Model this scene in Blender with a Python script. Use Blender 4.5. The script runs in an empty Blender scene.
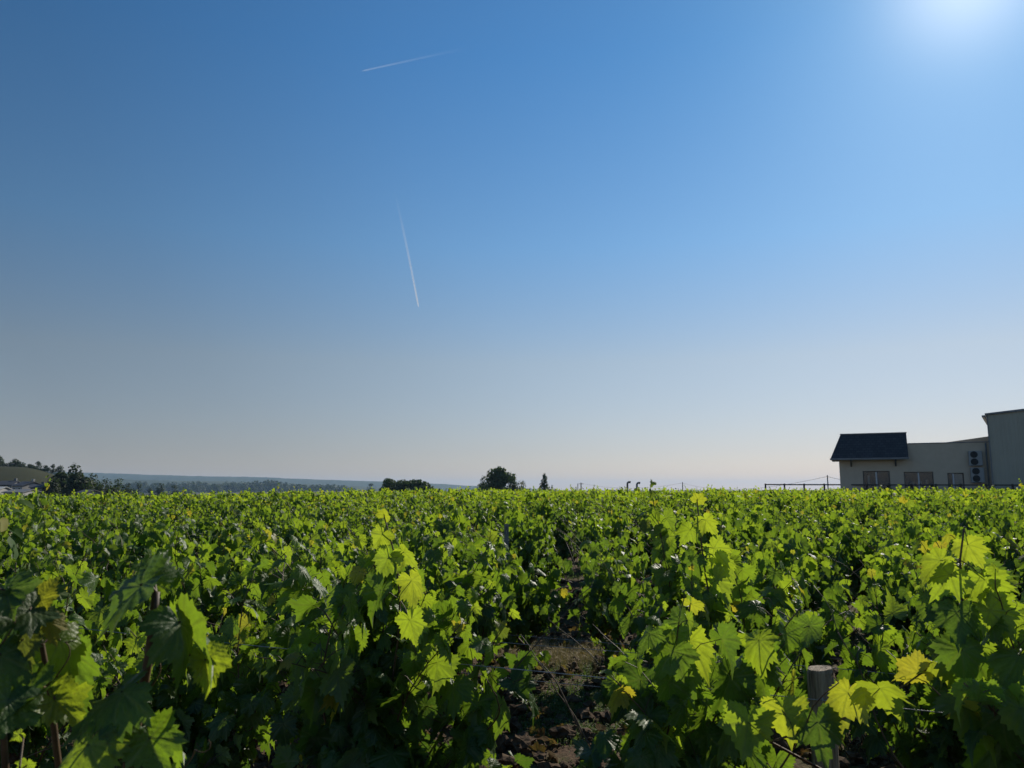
import bpy, bmesh, math, random
import numpy as np
from mathutils import Vector, Matrix

SC = bpy.context.scene
COL = SC.collection
R = math.radians

# ---------------------------------------------------------------- camera, sky, sun, exposure
F = 760.0                      # focal length in pixels of a 1024 wide picture
HOR = 490.0                    # picture row of the horizon
PITCH = math.atan((HOR - 384.0) / F)
CAM = Vector((0.0, 0.0, 1.6))
cam_d = bpy.data.cameras.new('camera')
cam = bpy.data.objects.new('camera', cam_d)
COL.objects.link(cam)
cam.location = CAM
cam.rotation_euler = (math.pi / 2 + PITCH, 0, 0)
cam_d.sensor_width = 36.0
cam_d.lens = F / 1024.0 * 36.0
cam_d.clip_start = 0.05
cam_d.clip_end = 120000.0
cam_d.dof.use_dof = True
cam_d.dof.focus_distance = 5.5
cam_d.dof.aperture_fstop = 8.0
SC.camera = cam


def ray(px, py):
    """direction (not normalised) through a picture point, forward Y = 1"""
    x, y = (px - 512.0) / F, (384.0 - py) / F
    c, s = math.cos(PITCH), math.sin(PITCH)
    fy, fz = c - y * s, s + y * c
    return Vector((x / fy, 1.0, fz / fy))


def at(px, py, depth):
    return CAM + ray(px, py) * depth


SUN_DIR = ray(968, -30).normalized()
SUN_EL = math.asin(SUN_DIR.z)
SUN_AZ = math.atan2(SUN_DIR.x, SUN_DIR.y)       # clockwise from +Y

world = bpy.data.worlds.new('World')
SC.world = world
world.use_nodes = True
wn, wl = world.node_tree.nodes, world.node_tree.links
wn.clear()
w_out = wn.new('ShaderNodeOutputWorld')
w_bg = wn.new('ShaderNodeBackground')
w_sky = wn.new('ShaderNodeTexSky')
w_sky.sky_type = 'NISHITA'
w_sky.sun_disc = False
w_sky.sun_elevation = SUN_EL
w_sky.sun_rotation = SUN_AZ
w_sky.altitude = 0.0
w_sky.air_density = 1.0
w_sky.dust_density = 0.15
w_sky.ozone_density = 3.0
w_bg.inputs['Strength'].default_value = 0.09


def w_node(t, **kw):
    nd = wn.new('ShaderNode' + t)
    for k, v in kw.items():
        setattr(nd, k, v)
    return nd


def w_math(op, a, b=None):
    nd = w_node('Math', operation=op)
    for i, v in enumerate((a, b)):
        if v is None: continue
        if hasattr(v, 'is_linked'): wl.new(v, nd.inputs[i])
        else: nd.inputs[i].default_value = v
    return nd.outputs[0]


def w_ramp(f, stops):
    nd = w_node('ValToRGB')
    wl.new(f, nd.inputs[0])
    cr = nd.color_ramp
    while len(cr.elements) < len(stops):
        cr.elements.new(0.5)
    for e, (p, c) in zip(cr.elements, stops):
        e.position = p
        e.color = (*c, 1.0)
    return nd.outputs[0]


def w_mul(a, b, fac=1.0, op='MULTIPLY'):
    nd = w_node('Mix', data_type='RGBA', blend_type=op)
    nd.inputs[0].default_value = fac
    wl.new(a, nd.inputs[6]); wl.new(b, nd.inputs[7])
    return nd.outputs[2]


# air colour by height above the horizon (hazy grey low down, deep blue aloft) and
# brightness by angle from the sun, with a small white glow round the sun itself
w_tc = w_node('TexCoord')
w_xyz = w_node('SeparateXYZ')
wl.new(w_tc.outputs['Generated'], w_xyz.inputs[0])
w_dot = w_node('VectorMath', operation='DOT_PRODUCT')
wl.new(w_tc.outputs['Generated'], w_dot.inputs[0])
w_dot.inputs[1].default_value = SUN_DIR
dsun = w_dot.outputs['Value']
TINT = [(0.0, (0.88, 0.735, 0.765)), (0.05, (0.88, 0.745, 0.775)), (0.165, (1.07, 0.92, 0.83)), (0.31, (0.77, 1.03, 1.12)), (0.52, (0.50, 0.97, 1.22)), (1.0, (0.50, 0.97, 1.22))]
tint = w_ramp(w_xyz.outputs[2], [(p, tuple(v * 0.5 for v in c)) for p, c in TINT])
GAIN = [(0.0, 1.10), (0.50, 1.05), (0.62, .78), (0.71, .70), (0.775, .73), (0.85, .83), (0.90, .91), (0.95, .95), (1.0, .98)]  # added fill: lifted behind the camera, out of view, to brighten the building
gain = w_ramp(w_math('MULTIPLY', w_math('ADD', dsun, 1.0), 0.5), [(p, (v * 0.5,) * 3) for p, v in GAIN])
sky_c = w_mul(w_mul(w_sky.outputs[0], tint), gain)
one_m = w_math('SUBTRACT', 1.0, dsun)
g1 = w_math('MULTIPLY', w_math('EXPONENT', w_math('MULTIPLY', one_m, -2.0 / R(3.8) ** 2)), 0.42)
g2 = w_math('MULTIPLY', w_math('EXPONENT', w_math('MULTIPLY', one_m, -2.0 / R(8.5) ** 2)), 0.09)
glow = w_math('ADD', g1, g2)
w_cmb = w_node('CombineXYZ')
wl.new(glow, w_cmb.inputs[0]); wl.new(w_math('MULTIPLY', glow, 0.86), w_cmb.inputs[1]); wl.new(w_math('MULTIPLY', glow, 0.66), w_cmb.inputs[2])
w_sc = w_node('VectorMath', operation='SCALE')
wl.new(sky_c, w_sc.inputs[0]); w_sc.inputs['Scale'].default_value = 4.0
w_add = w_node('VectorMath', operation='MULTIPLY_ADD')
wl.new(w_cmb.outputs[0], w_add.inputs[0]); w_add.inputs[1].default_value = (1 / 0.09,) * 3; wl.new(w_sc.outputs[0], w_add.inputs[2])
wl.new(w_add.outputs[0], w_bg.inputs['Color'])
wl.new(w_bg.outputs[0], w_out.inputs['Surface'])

sun_d = bpy.data.lights.new('sun', 'SUN')
sun_d.energy = 5.0
sun_d.angle = R(0.5)
sun_d.color = (1.0, 0.93, 0.80)
sun = bpy.data.objects.new('sun', sun_d)
COL.objects.link(sun)
sun.rotation_euler = (-SUN_DIR).to_track_quat('-Z', 'Y').to_euler()
sun.location = (0, 0, 50)

SC.view_settings.view_transform = 'Standard'
SC.view_settings.look = 'None'
SC.view_settings.gamma = 1.0
SC.view_settings.use_curve_mapping = False
SC.view_settings.exposure = 0.0

SC.render.engine = 'CYCLES'
SC.cycles.max_bounces = 8
SC.cycles.diffuse_bounces = 3
SC.cycles.glossy_bounces = 2
SC.cycles.transmission_bounces = 4
SC.cycles.transparent_max_bounces = 8
SC.cycles.volume_bounces = 0
SC.cycles.use_denoising = True
SC.cycles.sample_clamp_indirect = 6.0


# ---------------------------------------------------------------- helpers
def tag(o, label=None, cat=None, group=None, kind=None):
    if label: o['label'] = label
    if cat: o['category'] = cat
    if group: o['group'] = group
    if kind: o['kind'] = kind
    return o


def link(name, mesh, mat=None, parent=None):
    o = bpy.data.objects.new(name, mesh)
    COL.objects.link(o)
    if mat is not None and mesh is not None and not mesh.materials:
        mesh.materials.append(mat)
    if parent is not None:
        o.parent = parent
    return o


def empty(name, loc=(0, 0, 0), rz=0.0):
    o = bpy.data.objects.new(name, None)
    COL.objects.link(o)
    o.location = loc
    o.rotation_euler = (0, 0, rz)
    o.empty_display_size = 0.2
    return o


def np_mesh(name, verts, faces, smooth=True, data=None, uv=None):
    """verts (n,3); faces (m,k) all the same size"""
    verts = np.asarray(verts, np.float32)
    faces = np.asarray(faces, np.int32)
    me = bpy.data.meshes.new(name)
    m, k = faces.shape
    me.vertices.add(len(verts))
    me.vertices.foreach_set('co', verts.ravel())
    me.loops.add(m * k)
    me.loops.foreach_set('vertex_index', faces.ravel())
    me.polygons.add(m)
    me.polygons.foreach_set('loop_start', np.arange(0, m * k, k, dtype=np.int32))
    me.polygons.foreach_set('loop_total', np.full(m, k, np.int32))
    me.polygons.foreach_set('use_smooth', np.full(m, smooth, bool))
    if data is not None:
        a = me.attributes.new('leafdata', 'FLOAT_COLOR', 'POINT')
        a.data.foreach_set('color', np.asarray(data, np.float32).ravel())
    if uv is not None:
        a = me.attributes.new('leafuv', 'FLOAT_VECTOR', 'POINT')
        a.data.foreach_set('vector', np.asarray(uv, np.float32).ravel())
    me.update(calc_edges=True)
    me.validate()
    return me


class MB:
    """collects boxes, prisms and tubes into one mesh"""
    def __init__(self):
        self.v, self.f = [], []

    def add(self, verts, faces):
        b = len(self.v)
        self.v += [tuple(p) for p in verts]
        self.f += [tuple(i + b for i in f) for f in faces]
        return self

    def box(self, x0, x1, y0, y1, z0, z1):
        v = [(x0, y0, z0), (x1, y0, z0), (x1, y1, z0), (x0, y1, z0),
             (x0, y0, z1), (x1, y0, z1), (x1, y1, z1), (x0, y1, z1)]
        return self.add(v, [(0, 3, 2, 1), (4, 5, 6, 7), (0, 1, 5, 4), (1, 2, 6, 5), (2, 3, 7, 6), (3, 0, 4, 7)])

    def tube(self, pts, radii, n=6, cap=True, wob=None):
        pts = [Vector(p) for p in pts]
        if not hasattr(radii, '__len__'):
            radii = [radii] * len(pts)
        b = len(self.v)
        ref = None
        for i, p in enumerate(pts):
            d = (pts[min(i + 1, len(pts) - 1)] - pts[max(i - 1, 0)])
            d = d.normalized() if d.length > 1e-9 else Vector((0, 0, 1))
            if ref is None:
                ref = d.orthogonal().normalized()
            ref = (ref - d * ref.dot(d))
            ref = ref.normalized() if ref.length > 1e-6 else d.orthogonal().normalized()
            q = d.cross(ref)
            for k in range(n):
                a = 2 * math.pi * k / n
                r = radii[i] * (1 if wob is None else 1 + wob * math.sin(k * 2.1 + i * 1.7) + wob * math.sin(k * 5.3 - i))
                self.v.append(tuple(p + ref * (r * math.cos(a)) + q * (r * math.sin(a))))
        for i in range(len(pts) - 1):
            for k in range(n):
                k2 = (k + 1) % n
                self.f.append((b + i * n + k, b + i * n + k2, b + (i + 1) * n + k2, b + (i + 1) * n + k))
        if cap:
            self.f.append(tuple(b + k for k in reversed(range(n))))
            self.f.append(tuple(b + (len(pts) - 1) * n + k for k in range(n)))
        return self

    def mesh(self, name, smooth=False):
        me = bpy.data.meshes.new(name)
        me.from_pydata(self.v, [], self.f)
        if smooth:
            me.polygons.foreach_set('use_smooth', [True] * len(me.polygons))
        me.update()
        return me

    def build(self, name, mat, parent=None, smooth=False, bevel=0.0):
        o = link(name, self.mesh(name, smooth), mat, parent)
        if bevel:
            m = o.modifiers.new('bevel', 'BEVEL')
            m.width = bevel
            m.segments = 2
        return o


# cheap smooth value noise in numpy
_rng0 = np.random.RandomState(5)
_TAB = _rng0.rand(256, 256)


def vnoise(x, y):
    xi, yi = np.floor(x).astype(int), np.floor(y).astype(int)
    fx, fy = x - xi, y - yi
    fx, fy = fx * fx * (3 - 2 * fx), fy * fy * (3 - 2 * fy)
    a = _TAB[xi & 255, yi & 255]; b = _TAB[(xi + 1) & 255, yi & 255]
    c = _TAB[xi & 255, (yi + 1) & 255]; d = _TAB[(xi + 1) & 255, (yi + 1) & 255]
    return (a * (1 - fx) + b * fx) * (1 - fy) + (c * (1 - fx) + d * fx) * fy


def fbm(x, y, o=4):
    s, a = 0, 0.5
    for i in range(o):
        s = s + a * (vnoise(x * 2 ** i + 17 * i, y * 2 ** i + 31 * i) - 0.5)
        a *= 0.5
    return s


def sstep(a, b, x):
    t = np.clip((np.asarray(x, float) - a) / (b - a), 0, 1)
    return t * t * (3 - 2 * t)


# ---------------------------------------------------------------- materials
class NT:
    def __init__(self, name):
        self.m = bpy.data.materials.new(name)
        self.m.use_nodes = True
        self.n, self.l = self.m.node_tree.nodes, self.m.node_tree.links
        self.n.clear()
        self.out = self.n.new('ShaderNodeOutputMaterial')

    def node(self, t, **kw):
        nd = self.n.new('ShaderNode' + t)
        for k, v in kw.items():
            setattr(nd, k, v)
        return nd

    def put(self, sock, v):
        if hasattr(v, 'is_linked'):
            self.l.new(v, sock)
        elif v is not None:
            if hasattr(sock.default_value, '__len__') and len(sock.default_value) == 4 and len(v) == 3:
                v = (*v, 1.0)
            sock.default_value = v

    def math(self, op, a, b=None, c=None):
        nd = self.node('Math', operation=op)
        self.put(nd.inputs[0], a)
        if b is not None: self.put(nd.inputs[1], b)
        if c is not None: self.put(nd.inputs[2], c)
        return nd.outputs[0]

    def mix(self, f, a, b):
        nd = self.node('Mix', data_type='RGBA')
        self.put(nd.inputs[0], f); self.put(nd.inputs[6], a); self.put(nd.inputs[7], b)
        return nd.outputs[2]

    def noise(self, scale, detail=4, rough=0.55, vec=None, out=0):
        nd = self.node('TexNoise')
        nd.inputs['Scale'].default_value = scale
        nd.inputs['Detail'].default_value = detail
        nd.inputs['Roughness'].default_value = rough
        if vec is not None: self.l.new(vec, nd.inputs['Vector'])
        return nd.outputs[out]

    def ramp(self, f, stops):
        nd = self.node('ValToRGB')
        self.put(nd.inputs[0], f)
        cr = nd.color_ramp
        while len(cr.elements) < len(stops):
            cr.elements.new(0.5)
        for e, (p, c) in zip(cr.elements, stops):
            e.position = p
            e.color = (*c, 1.0) if len(c) == 3 else c
        return nd.outputs[0]

    def bump(self, h, strength=0.3, dist=0.01):
        nd = self.node('Bump')
        nd.inputs['Strength'].default_value = strength
        nd.inputs['Distance'].default_value = dist
        self.l.new(h, nd.inputs['Height'])
        return nd.outputs[0]

    def principled(self, color, rough=0.7, metal=0.0, spec=0.5, normal=None):
        nd = self.node('BsdfPrincipled')
        self.put(nd.inputs['Base Color'], color)
        self.put(nd.inputs['Roughness'], rough)
        self.put(nd.inputs['Metallic'], metal)
        self.put(nd.inputs['Specular IOR Level'], spec)
        if normal is not None: self.l.new(normal, nd.inputs['Normal'])
        return nd.outputs[0]

    def done(self, shader):
        self.l.new(shader, self.out.inputs['Surface'])
        return self.m

    def obj(self):
        return self.node('TexCoord').outputs['Object']


def mat_simple(name, c1, c2, scale=8.0, rough=0.7, metal=0.0, bump=0.0, bdist=0.01, spec=0.4):
    t = NT(name)
    n = t.noise(scale, 5, 0.6, t.obj())
    col = t.ramp(n, [(0.3, c1), (0.7, c2)])
    nrm = t.bump(n, bump, bdist) if bump else None
    return t.done(t.principled(col, rough, metal, spec, nrm))


VEINS = [0.0, 52.0, -52.0, 108.0, -108.0]


def mat_leaf(name, veins=True, gain=1.0):
    t = NT(name)
    at_d = t.node('Attribute', attribute_name='leafdata')
    sep = t.node('SeparateColor')
    t.l.new(at_d.outputs['Color'], sep.inputs[0])
    leaf_tone, yel, brn = sep.outputs[0], sep.outputs[1], sep.outputs[2]
    dif = t.ramp(leaf_tone, [(0.0, (0.022, 0.055, 0.016)), (0.5, (0.045, 0.095, 0.018)), (1.0, (0.085, 0.140, 0.022))])
    tra = t.ramp(leaf_tone, [(0.0, (0.045, 0.11, 0.012)), (0.5, (0.21, 0.34, 0.016)), (1.0, (0.48, 0.62, 0.024))])  # dark end painted for shaded inner leaves, bright end for sunlit tops
    dif = t.mix(yel, dif, (0.32, 0.25, 0.03))
    tra = t.mix(yel, tra, (0.62, 0.50, 0.03))
    dif = t.mix(brn, dif, (0.10, 0.058, 0.03))
    tra = t.mix(brn, tra, (0.13, 0.07, 0.025))
    normal = None
    at_u = t.node('Attribute', attribute_name='leafuv')
    big = t.noise(5.0, 3, 0.6, at_u.outputs['Vector'])
    blot = t.math('MULTIPLY_ADD', big, 0.9, 0.55)
    if veins:
        sx = t.node('SeparateXYZ')
        t.l.new(at_u.outputs['Vector'], sx.inputs[0])
        x, y = sx.outputs[0], sx.outputs[1]
        d = None
        for a in VEINS:
            ca, sa = math.cos(R(a)), math.sin(R(a))
            perp = t.math('ABSOLUTE', t.math('SUBTRACT', t.math('MULTIPLY', x, ca), t.math('MULTIPLY', y, sa)))
            along = t.math('ADD', t.math('MULTIPLY', x, sa), t.math('MULTIPLY', y, ca))
            # behind the stalk the vein does not exist
            pen = t.math('MULTIPLY', t.math('LESS_THAN', along, 0.0), 1.0)
            # side veins: a chevron pattern around each main vein
            dd = t.math('ADD', perp, pen)
            d = dd if d is None else t.math('MINIMUM', d, dd)
            if a == 0.0:
                chev = t.math('SUBTRACT', y, t.math('MULTIPLY', t.math('POWER', t.math('ABSOLUTE', x), 0.85), 0.9))
        v1 = t.ramp(d, [(0.0, (1, 1, 1)), (0.016, (0.6, 0.6, 0.6)), (0.034, (0, 0, 0))])
        fr = t.math('ABSOLUTE', t.math('SUBTRACT', t.math('FRACT', t.math('MULTIPLY', chev, 8.0)), 0.5))
        v2 = t.ramp(fr, [(0.0, (0.3, 0.3, 0.3)), (0.10, (0, 0, 0))])
        v = t.math('MAXIMUM', v1, v2)
        dif = t.mix(t.math('MULTIPLY', v, 0.45), dif, (0.16, 0.20, 0.07))
        tra = t.mix(t.math('MULTIPLY', v, 0.45), tra, (0.16, 0.20, 0.02))
        h = t.math('ADD', t.math('MULTIPLY', fr, 0.35), t.math('MULTIPLY', t.math('MINIMUM', d, 0.12), 5.0))
        h = t.math('ADD', h, t.math('MULTIPLY', t.noise(9.0, 3, 0.55, at_u.outputs['Vector']), 1.3))
        normal = t.bump(h, 0.5, 0.004)
    sp = t.noise(7.0, 4, 0.7, at_u.outputs['Vector'])
    spots = t.ramp(sp, [(0.66, (0, 0, 0)), (0.72, (1, 1, 1))])
    spots = t.math('MULTIPLY', spots, 0.55)
    dif = t.mix(spots, dif, (0.13, 0.085, 0.03))
    tra = t.mix(spots, tra, (0.24, 0.16, 0.02))
    mul = t.node('Mix', data_type='RGBA', blend_type='MULTIPLY')
    mul.inputs[0].default_value = 0.8
    t.l.new(tra, mul.inputs[6])
    cmb = t.node('CombineColor')
    for i in range(3): t.l.new(blot, cmb.inputs[i])
    t.l.new(cmb.outputs[0], mul.inputs[7])
    tra = mul.outputs[2]
    geo = t.node('NewGeometry')
    under = t.mix(0.55, dif, (0.14, 0.19, 0.09))
    base = t.mix(geo.outputs['Backfacing'], dif, under)
    rough = t.math('MINIMUM', t.math('ADD', t.math('MULTIPLY_ADD', geo.outputs['Backfacing'], 0.22, 0.46 if veins else 0.62), t.math('MULTIPLY', brn, 0.5)), 0.95)
    p = t.principled(base, rough, 0.0, t.math('MULTIPLY', t.math('SUBTRACT', 1.0, t.math('MULTIPLY', brn, 0.8)), 0.42 if veins else 0.22), normal)
    tr = t.node('BsdfTranslucent')
    t.l.new(tra, tr.inputs['Color'])
    if normal is not None: t.l.new(normal, tr.inputs['Normal'])
    mx = t.node('MixShader')
    mx.inputs[0].default_value = 0.48
    t.l.new(p, mx.inputs[1]); t.l.new(tr.outputs[0], mx.inputs[2])
    return t.done(mx.outputs[0])


def mat_crown(name, a, b, tr=0.25):
    t = NT(name)
    at_d = t.node('Attribute', attribute_name='leafdata')
    sep = t.node('SeparateColor')
    t.l.new(at_d.outputs['Color'], sep.inputs[0])
    col = t.mix(sep.outputs[0], a, b)
    p = t.principled(col, 0.65, 0, 0.3)
    trn = t.node('BsdfTranslucent')
    t.l.new(t.mix(0.5, col, (0.12, 0.2, 0.02)), trn.inputs['Color'])
    mx = t.node('MixShader')
    mx.inputs[0].default_value = tr
    t.l.new(p, mx.inputs[1]); t.l.new(trn.outputs[0], mx.inputs[2])
    return t.done(mx.outputs[0])


M = {}
M['leaf'] = mat_leaf('vine_leaf', True)
M['leaf_far'] = mat_leaf('vine_leaf_far', False)
M['crown_dark'] = mat_crown('crown_dark', (0.016, 0.026, 0.013), (0.034, 0.050, 0.020))
M['crown_mid'] = mat_crown('crown_mid', (0.030, 0.050, 0.018), (0.075, 0.110, 0.032))
M['crown_light'] = mat_crown('crown_light', (0.045, 0.075, 0.022), (0.10, 0.13, 0.04))
M['bark'] = mat_simple('bark', (0.045, 0.030, 0.020), (0.13, 0.095, 0.065), 22, 0.9, 0, 0.9, 0.01)
M['cane'] = mat_simple('cane', (0.05, 0.03, 0.016), (0.12, 0.072, 0.034), 30, 0.6, 0, 0.2, 0.002)
M['wire'] = mat_simple('galvanised_wire', (0.22, 0.22, 0.22), (0.45, 0.45, 0.44), 40, 0.45, 0.9)
M['steel'] = mat_simple('weathered_steel', (0.10, 0.10, 0.10), (0.22, 0.21, 0.20), 14, 0.6, 0.5)
M['tree_bark'] = mat_simple('tree_bark', (0.05, 0.04, 0.03), (0.12, 0.09, 0.07), 3, 0.9)


def mat_post():
    t = NT('weathered_wood')
    tc = t.obj()
    mp = t.node('Mapping')
    mp.inputs['Scale'].default_value = (1, 1, 0.06)
    t.l.new(tc, mp.inputs['Vector'])
    n1 = t.noise(70, 6, 0.65, mp.outputs[0])
    n2 = t.noise(9, 4, 0.6, tc)
    col = t.ramp(n1, [(0.36, (0.08, 0.055, 0.038)), (0.5, (0.32, 0.245, 0.17)), (0.66, (0.52, 0.42, 0.31))])
    col = t.mix(t.math('MULTIPLY', n2, 0.55), col, (0.13, 0.12, 0.10))
    return t.done(t.principled(col, 0.85, 0, 0.25, t.bump(n1, 1.0, 0.012)))


M['post'] = mat_post()


def mat_soil():
    t = NT('soil')
    tc = t.node('NewGeometry').outputs['Position']
    n1 = t.noise(3.0, 6, 0.65, tc)
    n2 = t.noise(38, 6, 0.7, tc)
    n3 = t.noise(0.7, 3, 0.5, tc)
    col = t.ramp(n2, [(0.25, (0.035, 0.022, 0.014)), (0.5, (0.082, 0.050, 0.029)), (0.8, (0.18, 0.115, 0.068))])
    gr = t.ramp(t.math('ADD', t.math('MULTIPLY', n1, 0.6), t.math('MULTIPLY', n3, 0.6)), [(0.60, (0, 0, 0)), (0.72, (1, 1, 1))])
    col = t.mix(t.math('MULTIPLY', gr, 0.6), col, (0.08, 0.10, 0.03))
    # far land is grass and crop, seen only past the vineyard's edge
    ln = t.node('VectorMath', operation='LENGTH')
    t.l.new(tc, ln.inputs[0])
    far = t.ramp(t.math('DIVIDE', ln.outputs['Value'], 200.0), [(0.36, (0, 0, 0)), (0.42, (1, 1, 1))])
    nf = t.noise(0.012, 4, 0.6, tc)
    fcol = t.ramp(nf, [(0.35, (0.05, 0.075, 0.03)), (0.5, (0.15, 0.12, 0.07)), (0.62, (0.06, 0.085, 0.03))])
    col = t.mix(far, col, fcol)
    h = t.math('ADD', t.math('MULTIPLY', n2, 0.6), n1)
    return t.done(t.principled(col, 0.95, 0, 0.15, t.bump(h, 0.8, 0.03)))


M['soil'] = mat_soil()
M['clod'] = mat_simple('soil_clod', (0.04, 0.025, 0.016), (0.14, 0.095, 0.06), 18, 0.95, 0, 0.6, 0.02, 0.1)


# ---------------------------------------------------------------- ground
def field_edge(ax):
    """how far the vineyard reaches, by picture slope ax = x / y"""
    return 44.0 + 12.0 * sstep(-0.55, -0.05, ax)


def ground_h(x, y):
    x = np.asarray(x, float); y = np.asarray(y, float)
    d = np.hypot(x, y)
    ax = x / np.maximum(y, 0.5)
    top = 0.03 + 0.20 * sstep(-0.50, -0.05, ax)
    h = top * sstep(8, 52, d)
    drop = (2.6 + 4.4 * (1 - sstep(-0.5, -0.2, ax))) * sstep(56, 190, d) * (1 - sstep(0.12, 0.32, ax) * (1 - sstep(110, 300, d)))
    drop = drop + 3.0 * sstep(46, 80, d) * (1 - sstep(-0.55, -0.2, ax))
    h = h - drop
    h = h + 0.03 * fbm(x * 1.1, y * 1.1, 3) * (1 - sstep(60, 120, d))
    return h


def gh(x, y):
    return float(ground_h(np.array([x]), np.array([y]))[0])


def make_ground():
    radii = [0.0]
    r = 0.35
    while r < 14000:
        radii.append(r)
        r *= 1.018 if r < 30 else (1.03 if r < 400 else 1.12)
    radii = np.array(radii[1:])
    ang = np.concatenate([np.linspace(-180, -52, 17)[:-1], np.linspace(-52, 52, 420), np.linspace(52, 180, 17)[1:-1]])
    a = np.radians(ang)
    na, nr = len(a), len(radii)
    X = np.outer(radii, np.sin(a)); Y = np.outer(radii, np.cos(a))
    Z = ground_h(X, Y)
    D = np.hypot(X, Y)
    near = 1 - sstep(16, 28, D)
    Z = Z + near * (0.10 * fbm(X * 2.3, Y * 2.3, 3) + 0.12 * np.abs(fbm(X * 9, Y * 9, 4)))
    V = np.stack([X, Y, Z], -1).reshape(-1, 3)
    V = np.vstack([V, [[0, 0, float(Z[0].mean())]]])
    i, j = np.meshgrid(np.arange(nr - 1), np.arange(na), indexing='ij')
    j2 = (j + 1) % na
    q = np.stack([i * na + j, (i + 1) * na + j, (i + 1) * na + j2, i * na + j2], -1).reshape(-1, 4)[:, ::-1]
    me = bpy.data.meshes.new('ground')
    faces = q.tolist() + [(len(V) - 1, k, (k + 1) % na)[::-1] for k in range(na)]
    me.from_pydata(V.tolist(), [], faces)
    me.polygons.foreach_set('use_smooth', [True] * len(me.polygons))
    me.update()
    o = link('ground', me, M['soil'])
    tag(o, 'brown cloddy vineyard soil running under the vines', None, None, 'structure')


make_ground()


# ---------------------------------------------------------------- far hills and slopes
def mat_hill(name, c1, c2, scale):
    t = NT(name)
    tc = t.node('NewGeometry').outputs['Position']
    n = t.noise(scale, 6, 0.7, tc)
    n2 = t.noise(scale * 8, 4, 0.7, tc)
    col = t.ramp(t.math('ADD', t.math('MULTIPLY', n, 0.6), t.math('MULTIPLY', n2, 0.4)), [(0.35, c1), (0.65, c2)])
    return t.done(t.principled(col, 0.95, 0, 0.1))


M['hill_wood'] = mat_hill('wooded_hill', (0.03, 0.045, 0.022), (0.085, 0.095, 0.045), 0.006)


def far_ridge(name, depth, prof, thick, seed, label):
    pxs = np.arange(prof[0][0], prof[-1][0] + 0.1, 1.5)
    tops = np.interp(pxs, [p for p, _ in prof], [q for _, q in prof])
    tops = tops + 0.9 * fbm(pxs * 0.09 + seed, pxs * 0 + seed, 4)
    rows = []
    n = 10
    for k in range(n + 1):                           # front slope to the top, then down behind
        s = k / n
        dd = depth - thick * (1 - s)
        zt = np.array([CAM.z + ray(p, q).z * depth for p, q in zip(pxs, tops)])
        z = -9 + (zt + 9) * (math.sin(s * math.pi / 2)) ** 1.2
        x = np.array([ray(p, 480).x for p in pxs]) * dd
        z = z + (5.0 * fbm(x * 0.012 + seed, np.full_like(x, dd * 0.012), 3) if 0 < k < n else 0)
        rows.append(np.stack([x, np.full_like(x, dd), z], -1))
    x = np.array([ray(p, 480).x for p in pxs]) * (depth + thick)
    rows.append(np.stack([x, np.full_like(x, depth + thick), np.full_like(x, -12.0)], -1))
    V = np.array(rows)
    nr, nc = V.shape[:2]
    i, j = np.meshgrid(np.arange(nr - 1), np.arange(nc - 1), indexing='ij')
    q = np.stack([i * nc + j, i * nc + j + 1, (i + 1) * nc + j + 1, (i + 1) * nc + j], -1).reshape(-1, 4)
    o = link(name, np_mesh(name, V.reshape(-1, 3), q), M['hill_wood'])
    tag(o, label, None, None, 'structure')


far_ridge('hills', 6400, [(-60, 470), (60, 472), (100, 473), (130, 474.2), (190, 476), (256, 477), (300, 479), (350, 480.3), (384, 481.3),
                          (420, 483), (460, 485), (500, 487.2), (560, 490.5)], 900, 3.0, 'long blue wooded hills on the far horizon')
far_ridge('hills', 4300, [(-60, 478), (60, 478), (128, 479.5), (170, 480.5), (230, 481.5), (300, 484), (350, 486), (400, 488.5), (460, 491)], 600, 9.0,
          'lower blue hills in front of the far ridge')


def mat_slope():
    t = NT('slope_vineyard')
    tc = t.node('NewGeometry').outputs['Position']
    mp = t.node('Mapping')
    mp.inputs['Rotation'].default_value = (0, 0, R(35))
    t.l.new(tc, mp.inputs['Vector'])
    wv = t.node('TexWave')
    wv.inputs['Scale'].default_value = 0.12
    wv.inputs['Distortion'].default_value = 1.5
    t.l.new(mp.outputs[0], wv.inputs['Vector'])
    n = t.noise(0.02, 4, 0.6, tc)
    col = t.ramp(t.math('ADD', t.math('MULTIPLY', wv.outputs['Fac'], 0.25), t.math('MULTIPLY', n, 0.9)),
                 [(0.45, (0.022, 0.034, 0.013)), (0.58, (0.062, 0.046, 0.022)), (0.70, (0.028, 0.040, 0.015))])
    return t.done(t.principled(col, 0.95, 0, 0.1))


def slope_h(x, y):
    return -8 + 22.5 * sstep(-200, -280, x / np.maximum(y, 1) * 430) * sstep(255, 430, y) - 0.02 * np.maximum(y - 430, 0)


def make_slope():
    xs = np.linspace(-620, -120, 110); ys = np.linspace(250, 640, 80)
    X, Y = np.meshgrid(xs, ys)
    Z = slope_h(X, Y) + 0.8 * fbm(X * 0.03, Y * 0.03, 3)
    V = np.stack([X, Y, Z], -1).reshape(-1, 3)
    nc = len(xs)
    i, j = np.meshgrid(np.arange(len(ys) - 1), np.arange(nc - 1), indexing='ij')
    q = np.stack([i * nc + j, i * nc + j + 1, (i + 1) * nc + j + 1, (i + 1) * nc + j], -1).reshape(-1, 4)
    o = link('hill', np_mesh('hill', V, q), mat_slope())
    tag(o, 'brown and green vineyard slope under the ridge trees', None, None, 'structure')


make_slope()


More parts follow.
